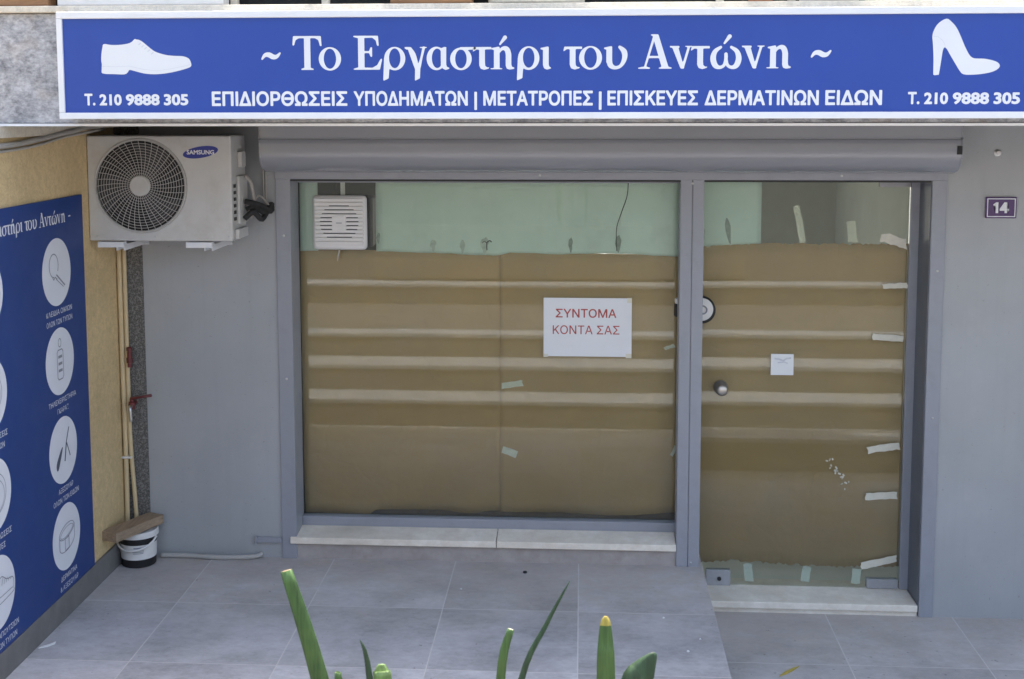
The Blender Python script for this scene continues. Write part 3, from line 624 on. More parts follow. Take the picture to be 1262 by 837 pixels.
for z in rows[:3]: icon((-1.38, z), M_INK, lambda bm, z=z: (line(bm, arc(-1.38, z, .1, .085, -80, 80), .003, SB, .0008), line(bm, arc(-1.38, z - .01, .085, .07, -80, 80), .0025, SB, .0012)))

# ------------------------------------------------------------------ air conditioner
AC = thing('air_conditioner', (-1.91, -.22, 1.60), 'white outdoor air conditioner unit with round black fan grille', 'air conditioner')
ax0, ax1, ay0, ay1, az0, az1 = -2.2485, -1.583, -.34, -.10, 1.608, 2.087
hc = (-2.004, 1.860)
# casing with a round opening in its front
bm = bmesh.new(); nS = 64; rO = .213
outer = []
for i in range(nS):
    a = 2 * math.pi * (i + .5) / nS; ca, sa = math.cos(a), math.sin(a)
    tx = ((ax1 - hc[0]) if ca > 0 else (ax0 - hc[0])) / ca if abs(ca) > 1e-6 else 1e9; tz = ((az1 - hc[1]) if sa > 0 else (az0 - hc[1])) / sa if abs(sa) > 1e-6 else 1e9
    outer.append((hc[0] + min(tx, tz) * ca, hc[1] + min(tx, tz) * sa))
for cxx, czz in ((ax0, az0), (ax1, az0), (ax1, az1), (ax0, az1)):
    j = min(range(nS), key=lambda q: (outer[q][0] - cxx) ** 2 + (outer[q][1] - czz) ** 2); outer[j] = (cxx, czz)
vo = [bm.verts.new((x, ay0, z)) for x, z in outer]; vi = [bm.verts.new((hc[0] + rO * math.cos(2 * math.pi * (i + .5) / nS), ay0, hc[1] + rO * math.sin(2 * math.pi * (i + .5) / nS))) for i in range(nS)]
vd = [bm.verts.new((v.co.x, ay0 + .035, v.co.z)) for v in vi]; vb = [bm.verts.new((x, ay1, z)) for x, z in outer]
for i in range(nS):
    j = (i + 1) % nS
    for A_, B_ in ((vo, vi), (vi, vd), (vb, vo)): bm.faces.new((A_[i], A_[j], B_[j], B_[i]))
bm.faces.new(vb)
obj('casing', bm, M_ACW, AC, bevel=.009, seg=3)
obj('fan_recess', lathe((hc[0], ay0 + .03, hc[1]), [(.212, 0), (.212, .01), (.001, .01)], 'Y', 48), M_BLACK, AC)
fb = bmesh.new()
for k in range(3):
    a0 = 2 * math.pi * k / 3 + .4; v = []
    for i in range(7):
        a = a0 + i * .16; v.append([fb.verts.new((hc[0] + r * math.cos(a + (r * 2)), ay0 + .025 - .014 * (i / 6), hc[1] + r * math.sin(a + (r * 2)))) for r in (.04, .12, .195)])
    for A_, B_ in zip(v, v[1:]):
        for q in range(2): fb.faces.new((A_[q], A_[q + 1], B_[q + 1], B_[q]))
obj('fan_blades', fb, mat('dark_fan_blade', (.05, .05, .052), .5), AC)
gb = bmesh.new()
for i in range(13): ring((hc[0], ay0 - .002, hc[1]), .058 + i * .0123, .0012, 'Y', gb, 56, 4)
for i in range(40):
    a = 2 * math.pi * i / 40
    tube([(hc[0] + r * math.cos(a + (r - .05) * 1.1), ay0 - .004, hc[1] + r * math.sin(a + (r - .05) * 1.1)) for r in (.046, .08, .12, .165, .211)], .0014, gb, 4)
ring((hc[0], ay0 - .002, hc[1]), .211, .004, 'Y', gb, 64, 8)
g_ = obj('fan_grille', gb, M_GRILLE, AC)
obj('grille_hub', lathe((hc[0], ay0 - .002, hc[1]), [(.047, .004), (.047, -.006), (.043, -.010), (.001, -.011)], 'Y', 40), M_ACW, g_, smooth=True)
bm = bmesh.new(); til = R(9); lg = (-1.722, 2.013)
P_ = [(lg[0] + .082 * math.cos(a) * math.cos(til) - .026 * math.sin(a) * math.sin(til), lg[1] + .082 * math.cos(a) * math.sin(til) + .026 * math.sin(a) * math.cos(til)) for a in [2 * math.pi * i / 48 for i in range(48)]]
emblem(bm, P_, FRONT(0, 0, ay0 - .0008), 0, 0); lo = obj('logo_badge', bm, M_LOGO, AC, recalc=False)
bm = bmesh.new(); text(bm, 'SAMSUNG', lg[0] - .063, lg[0] + .063, lg[1] - .010, .021, FRONT(0, 0, ay0 - .0014), .03); obj('badge_lettering', bm, M_LET, lo, recalc=False)
pl = bmesh.new(); bx(-1.70, -1.60, ay0 - .0015, ay0, 1.70, 1.92, pl); obj('front_plate', pl, M_ACW, AC, bevel=.001)
vcx = bmesh.new(); bx(-1.583, -1.569, -.26, -.12, 1.68, 1.90, vcx); bx(-1.583, -1.561, -.24, -.17, 1.94, 2.01, vcx); bx(-1.583, -1.564, -.30, -.14, 1.615, 1.66, vcx); obj('valve_cover', vcx, M_ACW, AC, bevel=.004)
vt = bmesh.new()
for i in range(6): bx(-1.584, -1.579, -.31 , -.28, 1.70 + i * .03, 1.715 + i * .03, vt)
obj('side_vents', vt, M_BLACK, AC)
for x in (-2.11, -1.70):
    b_ = bmesh.new(); bx(x - .02, x + .02, -.33, .004, 1.582, 1.590, b_); bx(x - .02, x - .015, -.33, .004, 1.562, 1.582, b_); bx(x + .015, x + .02, -.33, .004, 1.562, 1.582, b_); bx(x - .1, x + .02, -.345, -.30, 1.578, 1.604, b_); bx(x - .02, x + .02, -.015, .004, 1.555, 1.60, b_)
    obj('support_bracket', b_, M_WHITE, AC, bevel=.002)
for x in (-2.21, -1.94, -1.60): obj('screw', lathe((x, ay0, 1.63), [(.005, 0), (.005, -.003), (.001, -.004)], 'Y', 10), M_STEEL, AC)
pp = bmesh.new()
for k, (x, y, z) in enumerate([(-1.553, -.20, 1.78), (-1.553, -.18, 1.74), (-1.553, -.21, 1.70)]):
    tube(smoothpts([(x - .008, y, z), (x + .03, y + .01, z - .01 + .02 * k), (x + .05, y + .09, z - .03 + .01 * k), (-1.49, -.03, 1.72 + .012 * k), (-1.487, .008, 1.725 + .012 * k)]), .013, pp, 8)
obj('insulated_pipes', pp, mat('black_foam', (.03, .03, .03), .9, .4, 40, bumps=.6, bscale=80), AC, smooth='all')
p2 = bmesh.new(); tube(smoothpts([(-1.553, -.22, 1.90), (-1.53, -.2, 1.86), (-1.53, -.16, 1.76), (-1.545, -.16, 1.70)]), .008, p2, 8); tube(smoothpts([(-1.55, -.19, 1.735), (-1.52, -.1, 1.70), (-1.49, -.03, 1.735), (-1.486, .008, 1.75)]), .006, p2, 8); tube(smoothpts([(-1.55, -.2, 1.72), (-1.52, -.12, 1.80), (-1.49, -.03, 1.745)]), .005, p2, 8)
obj('copper_lines', p2, mat('pale_insulation', (.36, .33, .3), .7, .2, 30), AC, smooth='all')
cb = bmesh.new(); tube(smoothpts([(-1.524, -.004, 2.15), (-1.524, -.004, 1.8), (-1.518, -.006, 1.75), (-1.50, -.01, 1.735)]), .0045, cb, 8); tube(smoothpts([(-1.512, -.004, 2.15), (-1.512, -.004, 1.8), (-1.505, -.006, 1.76)]), .0045, cb, 8)
obj('power_cable', cb, M_CABLE, None, smooth='all', label='pair of thin grey cables running down beside the air conditioner', cat='cable')

# extractor fan in the window
VF = thing('extractor_fan', (-1.18, .10, 1.515), 'square white slatted extractor fan set in the window glass', 'fan')
fx0, fx1, fz0, fz1 = -1.318, -1.050, 1.517, 1.785; fcx, fcz = (fx0 + fx1) / 2, (fz0 + fz1) / 2
obj('fan_housing', bx(fx0, fx1, .118, .160, fz0, fz1), M_PLASTIC, VF, bevel=.022, seg=4, smooth=True)
obj('fan_sleeve', bx(fx0 + .02, fx1 + .022, .168, .30, fz0 + .01, fz1 - .01), M_BLACK, VF, bevel=.01)
sm = bmesh.new(); dk = bmesh.new()
for i in range(12):
    z = fz0 + .028 + i * .0192
    bx(fx0 + .014, fx1 - .014, .111, .119, z, z + .0145, sm)
    dz = z + .0145 - fcz; h = .095 ** 2 - dz * dz
    if h > .0004 and 1 <= i:
        w = math.sqrt(h)
        segs = [(-w, w)] if abs(dz) > .042 else [(-w, -.036), (.036, w)]
        for a, b in segs: bx(fcx + a, fcx + b, .1165, .1175, z + .0146, z + .0191, dk)
sl_ = obj('fan_slats', sm, M_PLASTIC, VF, bevel=.002)
obj('slat_openings', dk, M_BLACK, VF)
cp = bmesh.new(); bx(fcx - .034, fcx + .034, .1095, .112, fcz - .036, fcz + .036, cp); obj('fan_badge', cp, M_PLASTIC, VF, bevel=.003)
bm = bmesh.new(); line(bm, [(fcx - .013, fcz), (fcx + .013, fcz)], .004, FRONT(0, 0, .1094), 0); obj('badge_mark', bm, M_INK, VF, recalc=False)
pc = bmesh.new(); tube([(fcx + .0, .122, fz0 + .004), (fcx - .01, .122, fz0 - .03), (fcx - .012, .124, fz0 - .055)], [.004, .004, .002], pc, 8); obj('pull_cord', pc, M_CABLE, VF)
obj('mounting_strut', bx(fcx - .002, fcx + .02, .172, .176, fz1 - .01, 1.85), M_PLASTIC, VF)

CB = thing('dark_backdrop', (-1.27, .75, -.19), 'dark green cabinet added inside the shop to darken the view around the extractor fan', 'backdrop')  # added dark block, hides the bright room behind the fan gap
M_BACKDROP = mat('backdrop_green', (.085, .105, .085), .6, .1, 4)
obj('backdrop_body', bx(-1.59, -.95, .52, 1.0, -.19, 2.12), M_BACKDROP, CB, bevel=.004)
for q in ((-1.58, -1.275), (-1.265, -.96)): obj('backdrop_panel', bx(q[0], q[1], .498, .518, -.10, 2.08), M_BACKDROP, CB, bevel=.003)

# ------------------------------------------------------------------ papers behind the glass
def sheet(name, x0, x1, top, bot, y, m, seed, label, cat, group=None, nx=36, nz=24, wav=.0012, thick=.0005, jag=.0, curl=0):
    """hanging paper: top and bot are lists of (x, z) outlines"""
    r_ = random.Random(seed); bm = bmesh.new(); V = []
    def ip(pts, x):
        for (a, za), (b, zb) in zip(pts, pts[1:]):
            if x <= b: return za + (zb - za) * (x - a) / (b - a + 1e-9)
        return pts[-1][1]
    for i in range(nx + 1):
        x = x0 + (x1 - x0) * i / nx; zt = ip(top, x) + r_.uniform(-jag, jag); zb = ip(bot, x) + r_.uniform(-jag, jag); col_ = []
        for j in range(nz + 1):
            z = zb + (zt - zb) * j / nz
            yy = y + wav * (math.sin(x * 5 + seed) + math.sin(z * 6 + x * 3 + seed * 2) + .6 * math.sin(x * 17 - z * 11)) + wav * 2
            if curl and j < 3: yy += curl * (3 - j) / 3 * (.5 + .5 * math.sin(x * 9 + seed))
            col_.append(bm.verts.new((x, yy, z)))
        V.append(col_)
    for i in range(nx):
        for j in range(nz): bm.faces.new((V[i][j], V[i + 1][j], V[i + 1][j + 1], V[i][j + 1]))
    o = obj(name, bm, m, None, smooth='all', label=label, cat=cat, group=group, recalc=False)
    s = o.modifiers.new('thickness', 'SOLIDIFY'); s.thickness = thick; s.offset = 1; return o
KG = 'brown paper covering the glass'
sheet('brown_paper', -1.393, -.396, [(-1.393, 1.52), (-1.2, 1.515), (-.396, 1.50)], [(-1.393, .168), (-1.12, .166), (-1.06, .172), (-1.03, .196), (-.9, .198), (-.7, .193), (-.58, .178), (-.52, .18), (-.45, .198), (-.396, .202)], .178, M_KRAFT, 1, 'brown paper over the left half of the shop window, under the extractor fan', 'paper', KG, jag=.0015, curl=.02)
sheet('brown_paper', -.402, .472, [(-.402, 1.502), (.472, 1.498)], [(-.402, .198), (-.25, .196), (-.1, .193), (.1, .184), (.25, .19), (.4, .205), (.472, .208)], .174, M_KRAFT, 2, 'brown paper over the right half of the shop window, behind the red lettered notice', 'paper', KG, jag=.0015, curl=.02)
sheet('brown_paper', .574, 1.5708, [(.576, 1.532), (.86, 1.548), (1.5708, 1.55)], [(.574, -.062), (.75, -.048), (.9, -.056), (1.05, -.062), (1.2, -.068), (1.3, -.066), (1.5708, -.06)], .224, M_KRAFT, 3, 'brown paper covering the glass door with a ragged bottom edge', 'paper', KG, jag=.006, nx=80)
SG2 = 'pale sheets across the top of the glass'
sheet('pale_sheet', -1.39, -1.300, [(-1.39, 1.866), (-1.3, 1.866)], [(-1.39, 1.505), (-1.3, 1.508)], .1695, M_SHEET, 4, 'narrow pale sheet left of the extractor fan behind the glass', 'paper', SG2, nx=6)
sheet('pale_sheet', -1.012, .474, [(-1.012, 1.866), (.474, 1.866)], [(-1.012, 1.505), (-.7, 1.499), (-.45, 1.488), (-.38, 1.492), (-.37, 1.502), (-.1, 1.497), (.15, 1.504), (.474, 1.486)], .1695, M_SHEET, 5, 'wide pale green sheet across the top of the shop window', 'paper', SG2, jag=.002)
sheet('pale_sheet', .574, .867, [(.574, 1.866), (.867, 1.866)], [(.574, 1.535), (.867, 1.55)], .2165, M_SHEET, 6, 'pale sheet at the top left corner of the glass door', 'paper', SG2, nx=10)
# tape
def tape(p0, p1, w, y, label, seed, m=None, rag=.003):
    r_ = random.Random(seed); a, b = Vector(p0), Vector(p1); t = (b - a).normalized(); n = Vector((-t.y, t.x)); k = 8; bm = bmesh.new(); rows_ = []
    for i in range(k + 1):
        q = a + (b - a) * i / k; e = 1 if 0 < i < k else 2.0
        rows_.append([bm.verts.new((q.x + s * n.x * w / 2 + r_.uniform(-rag, rag) * (e - .6), y - abs(r_.gauss(0, .0008)), q.y + s * n.y * w / 2 + r_.uniform(-rag, rag) * e * .6)) for s in (-1, -.1, .8, 1)])
    for A_, B_ in zip(rows_, rows_[1:]):
        for q in range(3): bm.faces.new((A_[q], A_[q + 1], B_[q + 1], B_[q]))
    o = obj('tape_strip', bm, m or M_TAPE, None, label=label, cat='tape', group='strips of tape on the papered glass', recalc=False)
    s = o.modifiers.new('thickness', 'SOLIDIFY'); s.thickness = .0006; s.offset = 1; return o
tape((-.394, .839), (-.290, .855), .030, .1725, 'upper of two tape strips on the middle seam of the window paper', 1)
tape((-.394, .518), (-.316, .490), .036, .1725, 'lower, slanting tape strip on the middle seam of the window paper', 2)
tape((.405, 1.035), (.452, 1.05), .016, .1725, 'small scrap of tape on the window paper just below the round lock', 3)
tape((.445, .50), (.468, .55), .016, .1725, 'small scrap of tape low at the right edge of the window paper', 4)
tape((1.452, 1.345), (1.568, 1.352), .026, .2030, 'topmost long tape strip at the right edge of the door paper, below its crumpled corner', 5)
tape((1.412, 1.098), (1.56, 1.09), .030, .2030, 'tape strip at the right edge of the door paper, level with the notice text', 6)
tape((1.405, .535), (1.56, .558), .034, .2030, 'wavy tape strip with a loose scrap, right edge of the door paper', 7, rag=.005)
tape((1.40, .298), (1.553, .310), .036, .2030, 'second lowest tape strip at the right edge of the door paper', 8)
tape((1.388, -.055), (1.56, -.012), .036, .2030, 'lowest tape strip, slanting above the right hinge patch of the door', 9)
for x, z0_, z1_, dx, lab in ((.842, -.15, -.06, -.01, 'left of the three tape strips hanging under the door paper'), (1.115, -.145, -.065, .012, 'middle of the three tape strips hanging under the door paper'), (1.365, -.15, -.075, .006, 'right of the three tape strips hanging under the door paper')):
    tape((x, z0_), (x + dx, z1_), .042, .2175, lab, int(x * 100), mat('greenish_tape', (.85, .86, .80), .7, .05, 20))
tape((1.07, 1.555), (1.035, 1.735), .032, .2175, 'tall tape strip standing above the door paper, the left of two', 14); tape((1.308, 1.56), (1.296, 1.66), .042, .2175, 'short tape strip standing above the door paper, the right of two', 15)
tape((1.44, 1.585), (1.565, 1.555), .045, .2030, 'crumpled tape at the top right corner of the door paper', 16, rag=.009)
# smears and marks left on the pale sheets
def smear(x, z, w, h, y, label, seed, m, lean=0):
    r_ = random.Random(seed); out = [(x + lean * (-.5) + w / 2 * math.cos(a) * r_.uniform(.7, 1.1) * (1 if math.sin(a) > 0 else .55) + lean * math.sin(a) * .5, z + h / 2 * math.sin(a) * r_.uniform(.85, 1.1)) for a in [2 * math.pi * i / 14 for i in range(14)]]
    return obj('tape_remnant', prism(out, lambda u, v, d: (u, d, v), y, y - .0008), m, None, label=label, cat='tape', group='old tape remnants on the pale sheets')
M_OLD = mat('old_tape', (.50, .55, .49), .8, .25, 40); M_OLD2 = mat('old_tape_dark', (.30, .35, .31), .8, .3, 40)
for a in ((-.475, 1.535, .05, .09, 'pale tape remnant on the pale sheet, left of the cable and the two dark stubs', 1, M_OLD), (-.73, 1.535, .035, .06, 'pale tape remnant low on the sheet, second from the extractor fan', 5, M_OLD), (-.585, 1.53, .03, .07, 'tall pale remnant on the sheet left of the small black hook', 6, M_OLD), (-1.0, 1.57, .024, .06, 'grey remnant on the pale sheet beside the extractor fan', 2, M_OLD2), (-.055, 1.54, .026, .08, 'grey tape remnant stub on the sheet, left of the hanging cable', 3, M_OLD2), (.175, 1.55, .040, .085, 'grey tape remnant stub on the sheet, right of the hanging cable', 4, M_OLD2)):
    smear(a[0], a[1], a[2], a[3], .1688 + .0006, a[4], a[5], a[6])
smear(.70, 1.608, .034, .14, .2162, 'dark old tape remnant on the pale sheet of the door', 7, M_OLD2, -.02); smear(.588, 1.59, .028, .08, .2162, 'pale remnant at the left edge of the door sheet beside the mullion', 8, M_OLD)
hk = bmesh.new(); tube(smoothpts([(-.465, .1686, 1.515), (-.465, .1686, 1.55), (-.452, .1686, 1.562), (-.442, .1686, 1.555)]), .0028, hk, 6); tube(smoothpts([(-.465, .1686, 1.55), (-.478, .1686, 1.558), (-.488, .1686, 1.55)]), .002, hk, 6)
obj('wire_hook', hk, M_BLACK, None, label='small black wire hook on the pale window sheet', cat='hook')
hw = bmesh.new(); tube(smoothpts([(.221, .1655 + .004, 1.85), (.215, .1695, 1.78), (.185, .1695, 1.69), (.166, .1695, 1.62), (.168, .1695, 1.515)]), .0022, hw, 6)
obj('hanging_cable', hw, M_BLACK, None, smooth='all', label='thin black cable hanging down the pale window sheet', cat='cable')
cr = bmesh.new()
for i in range(26):
    t = i / 26; x = 1.215 + .10 * t + rnd.uniform(-.02, .02); z = .49 - .15 * t + rnd.uniform(-.02, .02); s = rnd.uniform(.003, .007)
    bx(x - s, x + s, .2042, .2049, z - s * .6, z + s * .6, cr, (0, rnd.uniform(0, 3), 0))
obj('sticker_residue', cr, M_TAPE, None, label='flecks of torn sticker low on the glass door', cat='sticker')

# notice, sticker, number plate, bolt
NB = obj('paper_notice', bx(-.187, .243, .1575, .1588, .994, 1.284), M_PAPERW, None, label='white paper notice with red Greek text on the window', cat='notice')
bm = bmesh.new(); FN = FRONT(0, 0, .1570)
text(bm, 'ΣΥΝΤΟΜΑ', -.128, .168, 1.187, .043, FN, .014); obj('notice_lettering', bm, M_RED, NB, recalc=False)
bm = bmesh.new(); text(bm, 'ΚΟΝΤΑ ΣΑΣ', -.142, .184, 1.105, .043, FN, .004); obj('notice_lettering', bm, M_RED, NB, recalc=False)
for q in ((-.187, -.165, .990, 1.006), (.215, .243, .988, 1.01), (.22, .243, 1.262, 1.286)): obj('corner_tape', bx(q[0], q[1], .1565, .1574, q[2], q[3]), M_TAPE, NB)
ST = obj('door_sticker', bx(.925, 1.035, .2036, .2048, .903, 1.008), M_PAPERW, None, label='square white sticker on the glass door beside the knob', cat='sticker')
bm = bmesh.new(); line(bm, [(.945, .985), (.965, .982), (.985, .975), (1.0, .985), (1.02, .988)], .008, FRONT(0, 0, .2033), 0); line(bm, [(.96, .965), (.99, .968), (1.005, .962)], .006, FRONT(0, 0, .2033), 0)
obj('sticker_print', bm, M_PALE, ST, recalc=False)
NP = obj('house_number_plate', bx(1.861, 2.001, -.006, .006, 1.698, 1.796), M_PURPLE, None, bevel=.003, label='purple enamel house number plate reading 14', cat='number plate')
bm = bmesh.new(); q = .006
for a in ((1.861 + q, 2.001 - q, 1.698 + q, 1.702 + q), (1.861 + q, 2.001 - q, 1.792 - q, 1.796 - q), (1.861 + q, 1.865 + q, 1.702 + q, 1.792 - q), (1.997 - q, 2.001 - q, 1.702 + q, 1.792 - q)): bx(a[0], a[1], -.0068, -.0055, a[2], a[3], bm)
obj('plate_border', bm, M_LET, NP)
bm = bmesh.new(); prism([(1.905, 1.722), (1.917, 1.722), (1.917, 1.772), (1.907, 1.772), (1.894, 1.762), (1.897, 1.753), (1.905, 1.758)], lambda u, v, d: (u, d, v), -.0072, -.0055, bm); obj('plate_number', bm, M_LET, NP); bm = bmesh.new(); prism([(1.946, 1.722), (1.957, 1.722), (1.957, 1.733), (1.966, 1.733), (1.966, 1.742), (1.957, 1.742), (1.957, 1.772), (1.944, 1.772), (1.924, 1.742), (1.924, 1.733), (1.946, 1.733)], lambda u, v, d: (u, d, v), -.0072, -.0055, bm); prism([(1.946, 1.742), (1.946, 1.760), (1.934, 1.742)], lambda u, v, d: (u, d, v), -.0075, -.0073, bm); obj('plate_number', bm, M_LET, NP, recalc=False)
obj('wall_bolt', lathe((1.908, .006, 2.0), [(.016, 0), (.016, -.004), (.010, -.006), (.010, -.016), (.001, -.017)], 'Y', 16), M_STEEL, None, smooth=True, label='small steel bolt in the grey panel above the number plate', cat='bolt')

# ------------------------------------------------------------------ corner: pipes, tap, bucket, plank, hose
obj('drain_pipe', tube(smoothpts([(-2.235, -.022, 1.56), (-2.235, -.022, 1.0), (-2.233, -.02, .5), (-2.236, -.022, .0)]), .012, None, 12), M_PIPE, None, smooth='all', label='cream pipe running up the stucco corner, nearest the side wall', cat='pipe')
obj('drain_pipe', tube(smoothpts([(-2.212, -.016, 1.56), (-2.212, -.016, 1.0), (-2.210, -.016, .6), (-2.195, -.018, .3), (-2.182, -.018, .0)]), .0105, None, 12), M_PIPE, None, smooth='all', label='cream pipe beside the stone strip, splaying out at its foot', cat='pipe')
obj('pipe_clip', bx(-2.249, -2.200, -.038, -.001, .50, .510), M_PLASTIC, None, bevel=.002, label='cream clip holding the two pipes together', cat='clip')
obj('pipe_union', lathe((-2.196, -.03, .955), [(.010, 0), (.010, .02), (.015, .022), (.015, .045), (.011, .047), (.011, .08), (.014, .082), (.014, .095), (.008, .1)], 'Z', 14), M_REDM, None, smooth=True, label='red painted pipe union above the tap', cat='pipe fitting')
TP = thing('water_tap', (-2.185, 0, .74), 'small wall tap with long red lever handle', 'tap')
bm = bmesh.new(); tube([(-2.185, .004, .775), (-2.185, -.05, .775)], .011, bm, 10); lathe((-2.185, -.05, .765), [(.014, -.012), (.016, 0), (.016, .02), (.009, .026), (.009, .036)], 'Z', 12, bm); obj('tap_body', bm, M_REDM, TP, smooth=True)
bm = bmesh.new(); tube(smoothpts([(-2.185, -.055, .77), (-2.183, -.08, .765), (-2.18, -.085, .74), (-2.178, -.085, .70)]), .009, bm, 10); obj('spout', bm, M_STEEL, TP, smooth='all')
bm = bmesh.new(); tube([(-2.19, -.05, .803), (-2.14, -.052, .812), (-2.085, -.055, .822)], [.008, .006, .008], bm, 8); obj('lever', bm, M_REDM, TP, smooth='all')
BK = thing('paint_bucket', (-2.152, -.105, 0), 'white and black plastic bucket with lid under the plank', 'bucket')
c = (-2.152, -.105, 0)
obj('bucket_body', lathe(c, [(.078, 0.001), (.081, .004), (.083, .04), (.0834, .041), (.0836, .042)], 'Z', 44), M_BLACK, BK, smooth=True)
obj('label_band', lathe(c, [(.0838, .042), (.0875, .115), (.0855, .1152)], 'Z', 44, cap=False), M_PLASTIC, BK, smooth=True)
obj('upper_band', lathe(c, [(.0868, .115), (.089, .150)], 'Z', 44, cap=False), M_BLACK, BK, smooth=True)
obj('lid', lathe(c, [(.088, .146), (.096, .147), (.097, .152), (.096, .172), (.092, .176), (.086, .174), (.084, .170), (.001, .170)], 'Z', 44), M_PLASTIC, BK, smooth=True)
bm = bmesh.new(); hp_ = []
for i in range(13):
    a = R(-178 + 166 * i / 12) ; hp_.append((c[0] + .099 * math.cos(a), c[1] + .101 * math.sin(a), .146 - .052 * math.sin(math.pi * i / 12) ** .8))
tube(hp_, .0055, bm, 8); obj('bucket_handle', bm, M_PLASTIC, BK, smooth='all')
bm = bmesh.new()
for k, (w, z, h) in enumerate(((.5, .100, .006), (.62, .088, .003), (.62, .081, .003), (.55, .074, .003))):
    for i in range(8):
        a = R(-72) - w / 2 + w * i / 8; b = a + w / 8; r_ = .0888 - (.105 - z) * .05 
        bm.faces.new([bm.verts.new((c[0] + r_ * math.cos(t), c[1] + r_ * math.sin(t), zz)) for t, zz in ((a, z), (b, z), (b, z + h), (a, z + h))])
obj('label_print', bm, M_INK, BK, recalc=False)
bm = bx(-.046, .046, -.165, .165, .0, .044); bmesh.ops.rotate(bm, cent=(0, 0, 0), matrix=Euler((R(-1.0), 0, R(-22))).to_matrix(), verts=bm.verts[:]); bmesh.ops.translate(bm, vec=(-2.152, -.172, .181), verts=bm.verts[:])
obj('wooden_plank', bm, M_WOOD, None, bevel=.003, label='short thick weathered plank lying on the bucket lid', cat='plank')
obj('floor_hose', tube(smoothpts([(-2.07, -.03, .013), (-1.95, -.025, .012), (-1.8, -.04, .012), (-1.68, -.035, .012), (-1.60, -.02, .013), (-1.57, .002, .02)]), .012, None, 10), M_HOSE, None, smooth='all', label='grey hose lying along the foot of the grey panel', cat='hose')
bm = bmesh.new(); bx(-1.60, -1.469, -.012, .006, .080, .106, bm); bx(-1.60, -1.592, -.02, .006, .075, .112, bm); obj('cable_duct', bm, M_FRAME, None, bevel=.002, label='short grey duct on the panel beside the window frame foot', cat='duct')
CG = 'cables under the balcony edge'
obj('wall_cable', tube(smoothpts([(-2.235, -2.4, 2.055), (-2.235, -1.25, 2.068), (-2.232, -.9, 2.085), (-2.225, -.6, 2.11), (-2.2, -.3, 2.13), (-1.9, -.1, 2.14), (-1.53, -.02, 2.145)]), .011, None, 10), M_CABLE, None, smooth='all', label='thick grey cable sagging along the top of the side wall', cat='cable', group=CG)
obj('wall_cable', tube(smoothpts([(-2.242, -2.4, 2.02), (-2.242, -1.3, 2.045), (-2.24, -.9, 2.06), (-2.235, -.6, 2.09), (-2.2, -.25, 2.115)]), .006, None, 10), M_CABLE, None, smooth='all', label='thin lower cable along the top of the side wall', cat='cable', group=CG)
obj('wall_batten', bx(-2.25, -2.228, -2.6, -.45, 2.10, 2.146), M_CREAM, None, bevel=.003, label='cream batten along the top of the side wall under the balcony', cat='batten')
obj('paper_scrap', prism([(0, 0), (.03, .012), (.05, .03), (.045, .045), (.03, .028), (.005, .012)], lambda u, v, d: (-2.225 + u, -1.08 + v * 1.5, d), .001, .004), M_PAPERW, None, label='torn white scrap on the floor below the navy board', cat='scrap')
obj('floor_pebble', lathe((-.265, -.13, 0), [(.006, 0.001), (.011, .004), (.009, .009), (.003, .011)], 'Z', 9), mat('dark_pebble', (.03, .03, .03), .8), None, smooth='all', label='small black pebble on the terrace tiles before the window', cat='pebble')
for k, (x, y, r_, lab) in enumerate(((.36, -.62, .006, 'tiny pale chip on the terrace tiles between the yellow tipped leaf and the door'), (.5, -.83, .005, 'tiny pale chip near the terrace edge'), (.44, -.95, .007, 'pale chip on the front terrace tiles beside the broad leaf'), (-.55, -.35, .005, 'tiny pale chip on the tiles before the window sill'))):
    obj('floor_chip', lathe((x, y, 0), [(r_ * .7, 0.0005), (r_, .003), (r_ * .5, .006)], 'Z', 6), M_PAPERW, None, label=lab, cat='chip', group='pale chips on the terrace tiles')
obj('fallen_leaf', prism([(-.05, -.01), (-.02, .006), (.02, .008), (.05, .0), (.02, -.012), (-.02, -.016)], lambda u, v, d: (.905 + u, -.62 + u * .9 + v, d), -.224, -.220), M_LEAFY, None, label='dry yellow leaf on the lower pavement tiles', cat='leaf')

# ------------------------------------------------------------------ balcony edge: railing, pots
RL = thing('balcony_railing', (0, -1.05, 2.6), 'white balcony railing with dark netting above the shop sign', 'railing')
for x in (-1.335, -.982, .51, .775, 1.228, -2.6, 2.4):
    obj('post', bx(x - .014, x + .014, -1.12, -1.09, 2.6, 3.3), M_CREAM, RL, bevel=.003)
obj('hand_rail', bx(-4, 4, -1.125, -1.085, 3.3, 3.35), M_CREAM, RL, bevel=.004)
obj('netting', bx(-4, 4, -1.0, -.995, 2.601, 3.29), M_NET, RL)
def planter(name, x0, x1, h, m, label, lean=.02, d0=-1.20, d1=-1.12):
    bm = bmesh.new(); v = [bm.verts.new((x, y, z)) for z, s in ((2.601, 0), (2.601 + h, lean)) for x, y in ((x0 - s, d0 - s * .3), (x1 + s, d0 - s * .3), (x1 + s, d1), (x0 - s, d1))]
    for f in ((0, 1, 2, 3), (4, 5, 6, 7), (0, 1, 5, 4), (1, 2, 6, 5), (2, 3, 7, 6), (3, 0, 4, 7)): bm.faces.new([v[i] for i in f])
    t = thing(name, ((x0 + x1) / 2, (d0 + d1) / 2, 2.601), label, 'planter', 'planters along the balcony edge')
    obj('planter_box', bm, m, t, bevel=.006); obj('rim', bx(x0 - lean - .008, x1 + lean + .008, d0 - lean * .3 - .008, d1 + .004, 2.601 + h, 2.601 + h + .03), m, t, bevel=.004); return t
planter('balcony_planter', -2.75, -2.03, .25, M_WOODP, 'brown wooden planter on the balcony edge, above the marble slab', 0)
planter('balcony_planter', -1.995, -1.352, .22, M_PLASTIC, 'long white planter on the balcony edge, above the shoe emblem', .0)
